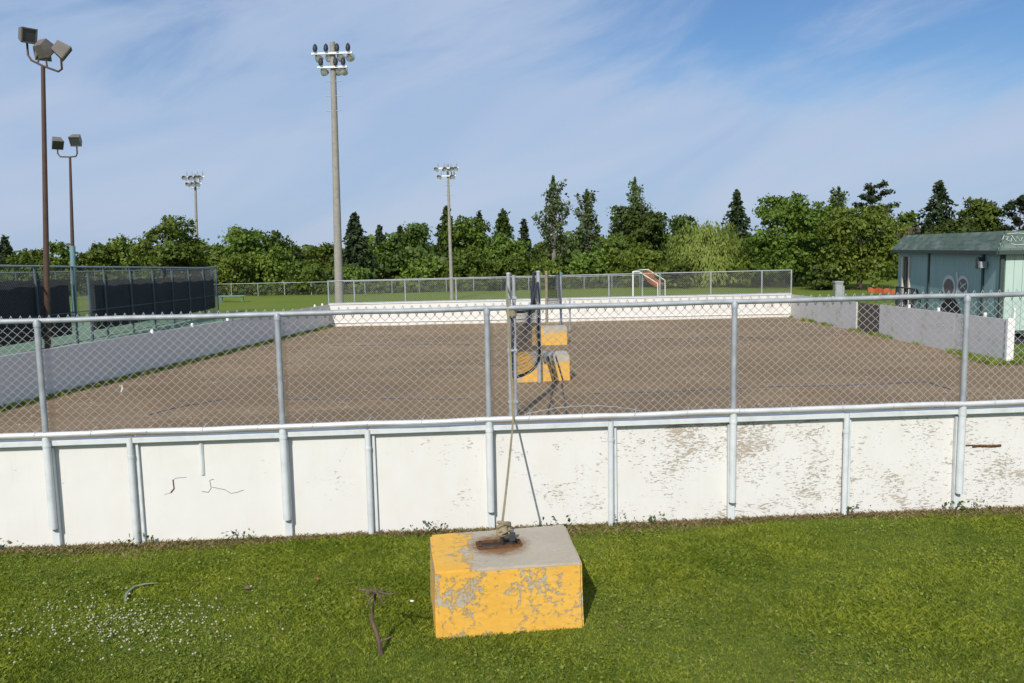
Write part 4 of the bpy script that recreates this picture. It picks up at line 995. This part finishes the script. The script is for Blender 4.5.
def willow_crown(h, rx, z0, size, n):
    ns = n//16; u = unit(ns); u[:, 2] = np.abs(u[:, 2]); lob = 1 + .16*np.sin(u[:, 0]*7+1)*np.sin(u[:, 1]*6+u[:, 2]*5)
    k = rng.uniform(.5, 1.0, ns)*lob
    st_ = np.stack([u[:, 0]*rx*k, u[:, 1]*rx*.8*k, z0 + (h-z0)*u[:, 2]**.8*np.minimum(k, 1.02)], 1); PP = []; NN = []
    for j in range(16):
        t = j/15; ln = rng.uniform(.5, 1.7, ns)
        PP.append(st_ + np.stack([u[:, 0]*.35*t, u[:, 1]*.35*t, -ln*t], 1) + rng.normal(0, .09, (ns, 3))); NN.append(u)
    P = np.concatenate(PP); P[:, 2] = np.maximum(P[:, 2], .15); n_ = len(P); Nn = np.concatenate(NN)
    s = size*rng.uniform(.6, 1.2, (n_, 1)); side = np.cross(Nn, [0, 0, 1]) + rng.normal(0, .3, (n_, 3)); side /= np.linalg.norm(side, axis=1, keepdims=True)+1e-9
    dn = np.array([0, 0, -1.]) + Nn*.25 + rng.normal(0, .18, (n_, 3))
    V = np.stack([P - dn*s*.9, P - side*s*.32, P + dn*s*.9, P + side*s*.32], 1); return V.reshape(-1, 3)
def trunk(h, r, L, m, parent, lean=0):
    mb = MB(); top_ = Vector((lean, 0, h*.9)); n = 8
    mb.tube([Vector((0, 0, -.2)), Vector((lean*.1, .02, h*.12)), Vector((lean*.4, 0, h*.5)), top_], [r*1.35, r, r*.6, r*.12], 8)
    for c in L:
        c = Vector(c); zz_ = max(h*.14, min(c.z-.25*math.hypot(c.x, c.y)-.2*h, h*.62)); a = Vector((lean*.3, 0, zz_)); mid = a.lerp(c, .55) + Vector((0, 0, .04*h))
        mb.tube([a, mid, c], [r*.42, r*.26, r*.07], 5)
    o = mb.build('trunk', m, None, True); o.parent = parent; return o
CAT = {}
def tree(kind, px_, top, hw, Y, leaf, label, n=None, skirt=.03, name=None, group=None, lean=0):
    p = at(px_, top, Y); b = gpt(p.x, Y); h = p.z - b.z; r = hw/px_per_m(Y)
    root = bpy.data.objects.new(name or {'spruce': 'spruce_tree', 'poplar': 'poplar_tree', 'pine': 'pine_tree', 'willow': 'willow_tree', 'shrub': 'shrub'}.get(kind, 'leafy_tree'), None)
    C.objects.link(root); root.location = b; tag(root, label, 'shrub' if kind == 'shrub' else 'tree', group or ('shrubs at the edge of the field' if kind == 'shrub' else 'trees behind the rink'))
    size = max(.14, 2.15/px_per_m(Y)) ; m = M[leaf]; Lc = []
    if kind in ('round', 'shrub'):
        nn = n or int(min(16000, max(2500, 8.0*r*(h)*2/size**2)))
        V, L = round_crown(h, r, h*skirt, size, nn, lobes=int(9+r*2.2) if kind == 'round' else 9); Lc = [l[0] for l in L[:9]]
    elif kind == 'spruce': V = spruce_crown(h, r*1.75, h*skirt, size*1.1, 1.5)
    elif kind == 'poplar':
        V, Lc = poplar_crown(h, r*1.25, h*.2, size*.95, n or 2300)
    elif kind == 'pine':
        V = pine_crown(h, r*1.25, h*.3, size*.9, n or 3200); Lc = [(math.cos(i*2.4)*r*.8, math.sin(i*2.4)*r*.8, h*(.35+.06*i)) for i in range(9)]
    else: V = willow_crown(h, r, h*.18, size*1.0, n or 22000); Lc = [(rng.uniform(-.6, .6)*r, rng.uniform(-.4, .4)*r, h*.7) for q in range(6)]
    o = link('crown', crown_mesh(V), m); o.parent = root
    trunk(h, (.020 if kind != 'shrub' else .012)*h + .05, Lc, M['pale_bark'] if kind == 'poplar' else M['bark'], root, lean)
    return root
TREES = [
 # far left, behind the court
 ('spruce', 4, 236, 13, 100, 'spruce', 'small dark conifer tip at the extreme left edge of the treeline'),
 ('round', 28, 245, 22, 84, 'maple', 'low rounded tree at far left between the left edge and the tallest brown pole'),
 ('round', 62, 243, 24, 82, 'maple', 'rounded green tree directly behind the two-lamp brown pole'),
 ('round', 95, 243, 24, 83, 'maple', 'rounded green tree just right of the two-lamp brown pole'),
 ('round', 123, 236, 15, 84, 'bright', 'small light green tree left of the big maple behind the court fence'),
 ('round', 164, 216, 40, 80, 'maple', 'large round maple behind the right end of the court fence'),
 ('round', 237, 221, 32, 90, 'maple', 'broad leafy tree between the big maple and the tall concrete pole'),
 ('round', 275, 231, 20, 93, 'deep', 'dark pointed leafy tree left of the tall concrete pole'),
 ('round', 205, 240, 20, 88, 'bright', 'leafy tree in the gap right of the big maple, under the distant light pole'),
 ('round', 303, 246, 20, 98, 'deep', 'low dark tree left of the tall concrete pole behind the shrubs'),
 ('round', 326, 237, 15, 94, 'maple', 'leafy tree peeking out just left of the tall concrete pole'),
 # middle
 ('spruce', 354, 212, 20, 84, 'spruce', 'dark spruce right beside the tall concrete pole'),
 ('spruce', 379, 226, 11, 95, 'spruce', 'small dark conifer just right of the big spruce by the pole'),
 ('round', 384, 236, 16, 92, 'maple', 'leafy tree in front of the small conifer, right of the spruce'),
 ('spruce', 400, 226, 10, 96, 'spruce', 'slim pointed conifer between two leafy trees left of the middle pole'),
 ('round', 416, 217, 24, 92, 'deep', 'tall dark leafy tree left of the middle light pole'),
 ('spruce', 446, 206, 15, 96, 'deep', 'conical dark tree directly behind the middle light pole'),
 ('round', 468, 214, 27, 86, 'maple', 'tall leafy tree right of the middle light pole'),
 ('spruce', 479, 211, 9, 98, 'spruce', 'thin conifer spike rising above the leafy tree right of the middle pole'),
 ('spruce', 503, 209, 17, 94, 'deep', 'broad conifer top left of the tall poplar'),
 ('spruce', 524, 219, 8, 98, 'spruce', 'tiny pointed conifer just left of the tall poplar'),
 ('round', 505, 232, 26, 82, 'maple', 'wide leafy tree in front of the conifers left of the tall poplar'),
 ('poplar', 553, 176, 19, 84, 'poplar', 'tallest slender poplar with pale trunk above the middle of the far boards'),
 ('poplar', 587, 189, 16, 86, 'poplar', 'second slender poplar, just right of the tallest one'),
 ('round', 560, 238, 24, 92, 'deep', 'dark leafy tree filling the gap between the two poplars'),
 ('round', 636, 192, 33, 92, 'deep', 'big dark domed tree with a spike on top, right of the poplars'),
 ('poplar', 635, 177, 8, 91, 'poplar', 'thin leafy spire rising out of the big dark domed tree'),
 ('round', 683, 213, 22, 96, 'deep', 'dark domed tree between the big dark dome and the pale willow'),
 ('round', 620, 226, 34, 82, 'maple', 'leafy tree in front of the big dark dome'),
 ('willow', 706, 219, 44, 76, 'willow', 'pale yellow-green willow right of the soccer goal'),
 ('spruce', 737, 190, 18, 90, 'spruce', 'dark spruce between the pale willow and the big right-hand maple'),
 # right
 ('round', 790, 194, 54, 72, 'maple', 'big green maple right of the pale willow'),
 ('round', 826, 214, 34, 78, 'deep', 'dark leafy tree filling the gap between the two right-hand maples'),
 ('poplar', 839, 187, 13, 82, 'poplar', 'slim ragged tree top between the two big right-hand maples'),
 ('pine', 873, 186, 26, 84, 'spruce', 'pine with flat spreading branches above the right-hand maple'),
 ('round', 862, 200, 46, 66, 'bright', 'bright green maple beside the left end of the green hut'),
 ('round', 906, 208, 18, 104, 'maple', 'distant leafy tree above the brown gable'),
 ('spruce', 940, 180, 26, 86, 'spruce', 'tall dark spruce above the green hut'),
 ('round', 978, 190, 24, 82, 'maple', 'leafy tree with ragged top, right of the spruce above the hut'),
 ('round', 948, 212, 30, 80, 'deep', 'dark leafy tree behind the hut roof, under the spruce'),
 ('pine', 1021, 198, 24, 78, 'spruce', 'dark pine cut off by the right edge above the hut'),
]
for t_ in TREES: tree(*t_)
SHRUBS = [
 (232, 252, 26, 78, 'bright', 'rounded shrub by the end of the court fence, leftmost in the field'),
 (268, 246, 28, 80, 'bright', 'tall pale green shrub left of the tall concrete pole'),
 (303, 258, 28, 78, 'maple', 'wide shrub just left of the tall concrete pole'),
 (352, 264, 24, 78, 'maple', 'low shrub at the foot of the dark spruce'),
 (392, 250, 18, 82, 'deep', 'dark upright shrub right of the dark spruce'),
 (420, 254, 28, 79, 'bright', 'bright shrub left of the middle light pole'),
 (464, 250, 28, 79, 'maple', 'dense shrub right of the middle light pole'),
 (508, 252, 28, 78, 'maple', 'dense shrub behind the double net post'),
 (548, 258, 26, 79, 'bright', 'shrub at the foot of the tallest poplar'),
 (590, 250, 30, 79, 'maple', 'large shrub at the foot of the second poplar'),
 (640, 246, 34, 78, 'bright', 'large bright shrub behind the soccer goal'),
 (682, 258, 26, 74, 'maple', 'shrub at the left foot of the pale willow'),
 (745, 256, 26, 73, 'bright', 'shrub between the willow and the big right-hand maple'),
 (825, 262, 22, 66, 'deep', 'dark shrub between the two right-hand maples')]
for s_ in SHRUBS: tree('shrub', s_[0], s_[1], s_[2], s_[3], s_[4], s_[5], skirt=.02)
# undergrowth that reads as one mass at the foot of the trees
xa, xb = at(-60, 290, 86).x, at(1100, 290, 86).x
n = 26000; X = rng.uniform(xa, xb, n); Yv = rng.uniform(80, 99, n); hh = 2.4 + 1.1*np.sin(X*.31)+.8*np.sin(X*.83+1); Zv = rng.uniform(0, 1, n)**.6*hh
P = np.stack([X, Yv, gzn(X, Yv)+Zv], 1); V = leaf_cloud(P, np.tile([0, -.6, .5], (n, 1)), .42, 1.4, .5)
o = link('undergrowth', crown_mesh(V), M['deep']); tag(o, 'dark undergrowth massed beneath the trees behind the field', 'undergrowth'); o['kind'] = 'stuff'
n = 34000; xa, xb = at(-80, 290, 106).x, at(1120, 290, 106).x; X = rng.uniform(xa, xb, n); Yv = 106 + rng.normal(0, 1.6, n); hh = 4.6 + .8*np.sin(X*.21)+.7*np.sin(X*.53+1)+.4*np.sin(X*1.7); Zv = rng.uniform(0, 1, n)**.75*hh
V = leaf_cloud(np.stack([X, Yv, gzn(X, Yv)+Zv], 1), np.tile([0, -.7, .5], (n, 1)), .40, 1.4, .6)
o = link('distant_wood', crown_mesh(V), M['maple']); tag(o, 'continuous distant wood showing in the gaps behind the trees', 'wood'); o['kind'] = 'stuff'
# tall weeds along the far field fence
n = 14000; X = rng.uniform(at(200, 290, 77).x, at(650, 290, 77).x, n); Yv = rng.uniform(76.3, 79.5, n); Zv = rng.uniform(0, .9, n)
V = leaf_cloud(np.stack([X, Yv, gzn(X, Yv)+Zv], 1), np.tile([0, -.5, .6], (n, 1)), .26, 1.7, .4)
o = link('tall_weeds', crown_mesh(V), M['maple']); tag(o, 'tall weeds growing along the far field fence', 'weeds'); o['kind'] = 'stuff'

# ================================================================== LAWN IN FRONT
def blades(name, X, Y, hgt, wid, m, label, lean=.55, cat='grass'):
    n = len(X); a = rng.uniform(0, 2*math.pi, n); hh = hgt*rng.uniform(.5, 1.25, n); ww = wid*rng.uniform(.6, 1.4, n)
    b = rng.uniform(0, 2*math.pi, n); ln = hh*lean*rng.uniform(.2, 1.6, n); z = gzn(X, Y)
    dx, dy = np.cos(a)*ww/2, np.sin(a)*ww/2; lx, ly = np.cos(b)*ln, np.sin(b)*ln
    v = np.stack([np.stack([X-dx, Y-dy, z-.006], 1), np.stack([X+dx, Y+dy, z-.006], 1),
                  np.stack([X+dx*.8+lx*.4, Y+dy*.8+ly*.4, z+hh*.62], 1), np.stack([X+lx, Y+ly, z+hh], 1)], 1)
    me = np_mesh(name, v.reshape(-1, 3), quads=np.arange(n*4).reshape(-1, 4)); o = link(name, me, m); o['kind'] = 'stuff'; tag(o, label, cat); return o
def scatter(n, x0, x1, y0, margin=.0):
    X = rng.uniform(x0, x1, n); y1 = YN0 + SN*X - margin; Y = y0 + (y1-y0)*rng.uniform(0, 1, n); return X, Y
n = 640000; X, Y = scatter(n, -7.4, 6.8, 3.8)
pt = .5 + .5*np.sin(X*1.7+np.sin(Y*2.3))*np.sin(Y*1.9+np.sin(X*1.3)); db = YN0+SN*X-Y
keep = (rng.uniform(0, 1, n) < np.clip(db/.28, .25, 1)*(.75+.25*pt))
u_ = (X+.91)*.981+(Y-5.55)*.191; v_ = -(X+.91)*.191+(Y-5.55)*.981; inb = (u_ > 0) & (u_ < 1.07) & (v_ > 0) & (v_ < .8)
X, Y, pt = X[keep & ~inb], Y[keep & ~inb], pt[keep & ~inb]
blades('grass', X, Y, .014 + .020*pt**2, .0052, M['grass'], 'short green lawn in front of the near boards', 1.1)
n = 60000; X, Y = scatter(n, -7.4, 6.8, 3.8, .25); cl = np.sin(X*2.9+1.1*np.sin(Y*2.1))*np.sin(Y*3.3+.7*np.sin(X*1.9)) + 1.3*np.exp(-((X+3.3)/.9)**2-((Y-5.7)/.45)**2)
k = cl > rng.uniform(-.2, .9, n); X, Y = X[k], Y[k]; k = ~((X > -1.15) & (X < .22) & (Y > 5.42) & (Y < 6.7)); X, Y = X[k], Y[k]; n = len(X)
P = np.stack([X, Y, gzn(X, Y)+rng.uniform(.012, .034, n)], 1); V = leaf_cloud(P, np.tile([0, -.1, 1.0], (n, 1)), .015, 1.25, .75)
o = link('clover_leaves', crown_mesh(V), M['clover']); tag(o, 'bright clover leaves scattered through the lawn', 'clover'); o['kind'] = 'stuff'
n = 6000; X, Y = scatter(n, -7.4, 6.8, 3.8, .1); k = ~((X > -1.15) & (X < .22) & (Y > 5.42) & (Y < 6.7)); X, Y = X[k], Y[k]
blades('dry_grass', X, Y, .02, .005, M['dry'], 'dead brown blades scattered through the lawn', 1.8)
# dry thatch and soil along the foot of the boards
n = 15000; X = rng.uniform(-7.6, 6.9, n); d = np.abs(rng.normal(0, .11, n))*(1+.5*np.sin(X*1.4+1)); Y = YN0+SN*X+.02-d
blades('dry_grass', X, Y, .035, .006, M['dry'], 'dry brown grass along the foot of the near boards', 1.2)
n = 420; X = rng.choice([-4.1, -3.2, -1.3, -.1, .55, .9, 2.9, 4.0, 4.3, -5.5], n) + rng.normal(0, .10, n); Y = YN0+SN*X - np.abs(rng.normal(.03, .05, n))
P = np.stack([X, Y, gzn(X, Y)+rng.uniform(0, 1, n)**2*.13], 1); V = leaf_cloud(P, np.tile([0, -.6, .6], (n, 1)), .024, 1.6, .4)
o = link('weeds', crown_mesh(V), M['deep']); tag(o, 'small green weeds sprouting at the foot of the near boards', 'weeds'); o['kind'] = 'stuff'
# weeds at the foot of the right-hand boards and in the open corner
n = 9000; X = XR - np.abs(rng.normal(0, .10, n)); Y = rng.uniform(YRE, YF, n); k = np.sin(Y*2.3)+np.sin(Y*.9+1) > rng.uniform(-.3, 1.6, n); X, Y = X[k], Y[k]
X = np.concatenate([X, rng.uniform(XR-.6, XR+3.5, 9000)]); Y = np.concatenate([Y, rng.uniform(YRE-.5, YRE+1.2, 9000)])
blades('corner_grass', X, Y, .13, .02, M['grass'], 'grass growing along the right-hand boards and around their end post', .7)
n = 12000; Y = rng.uniform(9, YF-.2, n); X = XL-.25*(1-(Y-6.3)/33)+.06+np.abs(rng.normal(0, .11, n))
blades('edge_grass', X, Y, .12, .02, M['grass'], 'grass growing along the foot of the shaded left-hand boards', .7)
# white clover blossoms, bottom left
n = 460; X = -3.3 + rng.normal(0, .50, n); Y = 5.72 + rng.normal(0, .23, n); X = np.concatenate([X, rng.uniform(-4.8, -1.6, 60)]); Y = np.concatenate([Y, rng.uniform(5.0, 6.8, 60)]); n = len(X)
u = np.array([(1, 0, 0), (-1, 0, 0), (0, 1, 0), (0, -1, 0), (0, 0, 1), (0, 0, -1)], float); fcs = np.array([(0, 2, 4), (2, 1, 4), (1, 3, 4), (3, 0, 4), (2, 0, 5), (1, 2, 5), (3, 1, 5), (0, 3, 5)])
r_ = .0045+.008*rng.uniform(0, 1, n)**1.5; P = np.stack([X, Y, gzn(X, Y)+rng.uniform(.03, .055, n)], 1)
V = (P[:, None] + u[None]*r_[:, None, None]*np.array([1, 1, .85])).reshape(-1, 3); Fq = (fcs[None] + 6*np.arange(n)[:, None, None]).reshape(-1, 3)
o = link('clover_blossoms', np_mesh('clover_blossoms', V, tris=Fq), M['petal']); tag(o, 'white clover blossoms dotting the grass at bottom left', 'flowers'); o['kind'] = 'stuff'

# ================================================================== SMALL THINGS ON THE LAWN
tw = thing('dead_sapling', 'dead bare sapling stump with twiggy top left of the worn yellow block', 'sapling', gpt(-1.25, 5.30))
B = gpt(-1.25, 5.30); tl = lambda dx, dy, dz: B + Vector((dx, dy, dz))
MB().tube([tl(.01, 0, -.03), tl(0, 0, .06), tl(-.02, .01, .15), tl(-.055, .02, .24), tl(-.045, .02, .30), tl(-.03, .03, .37), tl(-.02, .03, .44)], [.021, .016, .014, .015, .010, .009, .006], 7).build('stem', M['twig'], tw, True)
for pts in ([(-.02, .03, .43), (-.08, .04, .435), (-.15, .06, .43)], [(-.02, .03, .435), (.05, .02, .42), (.09, .0, .425), (.15, -.02, .445)], [(-.02, .03, .42), (-.05, -.03, .40), (-.06, -.08, .36)],
            [(-.02, .03, .44), (-.03, .04, .47)], [(0, 0, .09), (.04, .01, .10), (.09, .02, .12)], [(-.02, .03, .43), (.03, -.03, .40), (.05, -.07, .39)]):
    MB().tube([tl(*p) for p in pts], [.008, .0065, .005, .003][:len(pts)], 5).build('branch', M['twig'], tw, True)
mb = MB()
for i in range(16):
    a = random.uniform(0, 6.3); l = random.uniform(.02, .055); p = tl(-.02+random.uniform(-.06, .08), .03+random.uniform(-.05, .06), .425+random.uniform(-.02, .04)); mb.tube([p, p + Vector((math.cos(a)*l, math.sin(a)*l, random.uniform(-.05, -.005)))], [.005, .003], 4)
mb.build('twigs', M['twig'], tw, stuff=True)
def gp2(px_, py_, dz=.05): return gat(px_, py_, dz)
p = [gp2(a, b, .034) for a, b in ((125, 601), (127, 593), (134, 587), (145, 584), (157, 583))]
tag(MB().tube(p, [.008, .012, .010, .008, .003], 6).build('plastic_strip', m_varied('pale_green_plastic', (.24, .28, .20), (.16, .20, .13), 8), None, True), 'curved pale plastic strip lying in the grass above the clover', 'litter')
for lab, px_, py_, r_, m in (('small brown stone in the grass right of the plastic strip', 247, 588, .017, 'twig'), ('tiny orange scrap in the grass left of the dead sapling', 318, 579, .010, 'orange'), ('tiny white scrap in the grass between sapling and yellow block', 412, 601, .011, 'plastic_white'), ('small brown bark chip near the sapling top', 351, 583, .011, 'twig')):
    c = gp2(px_, py_, .03); bm = bmesh.new(); bmesh.ops.create_icosphere(bm, subdivisions=2, radius=r_)
    for v in bm.verts: v.co = c + Vector((v.co.x*1.6, v.co.y, v.co.z*.7))*(1+random.uniform(-.15, .15))
    me = bpy.data.meshes.new('debris'); bm.to_mesh(me); bm.free(); tag(link('debris', me, M[m]), lab, 'debris')
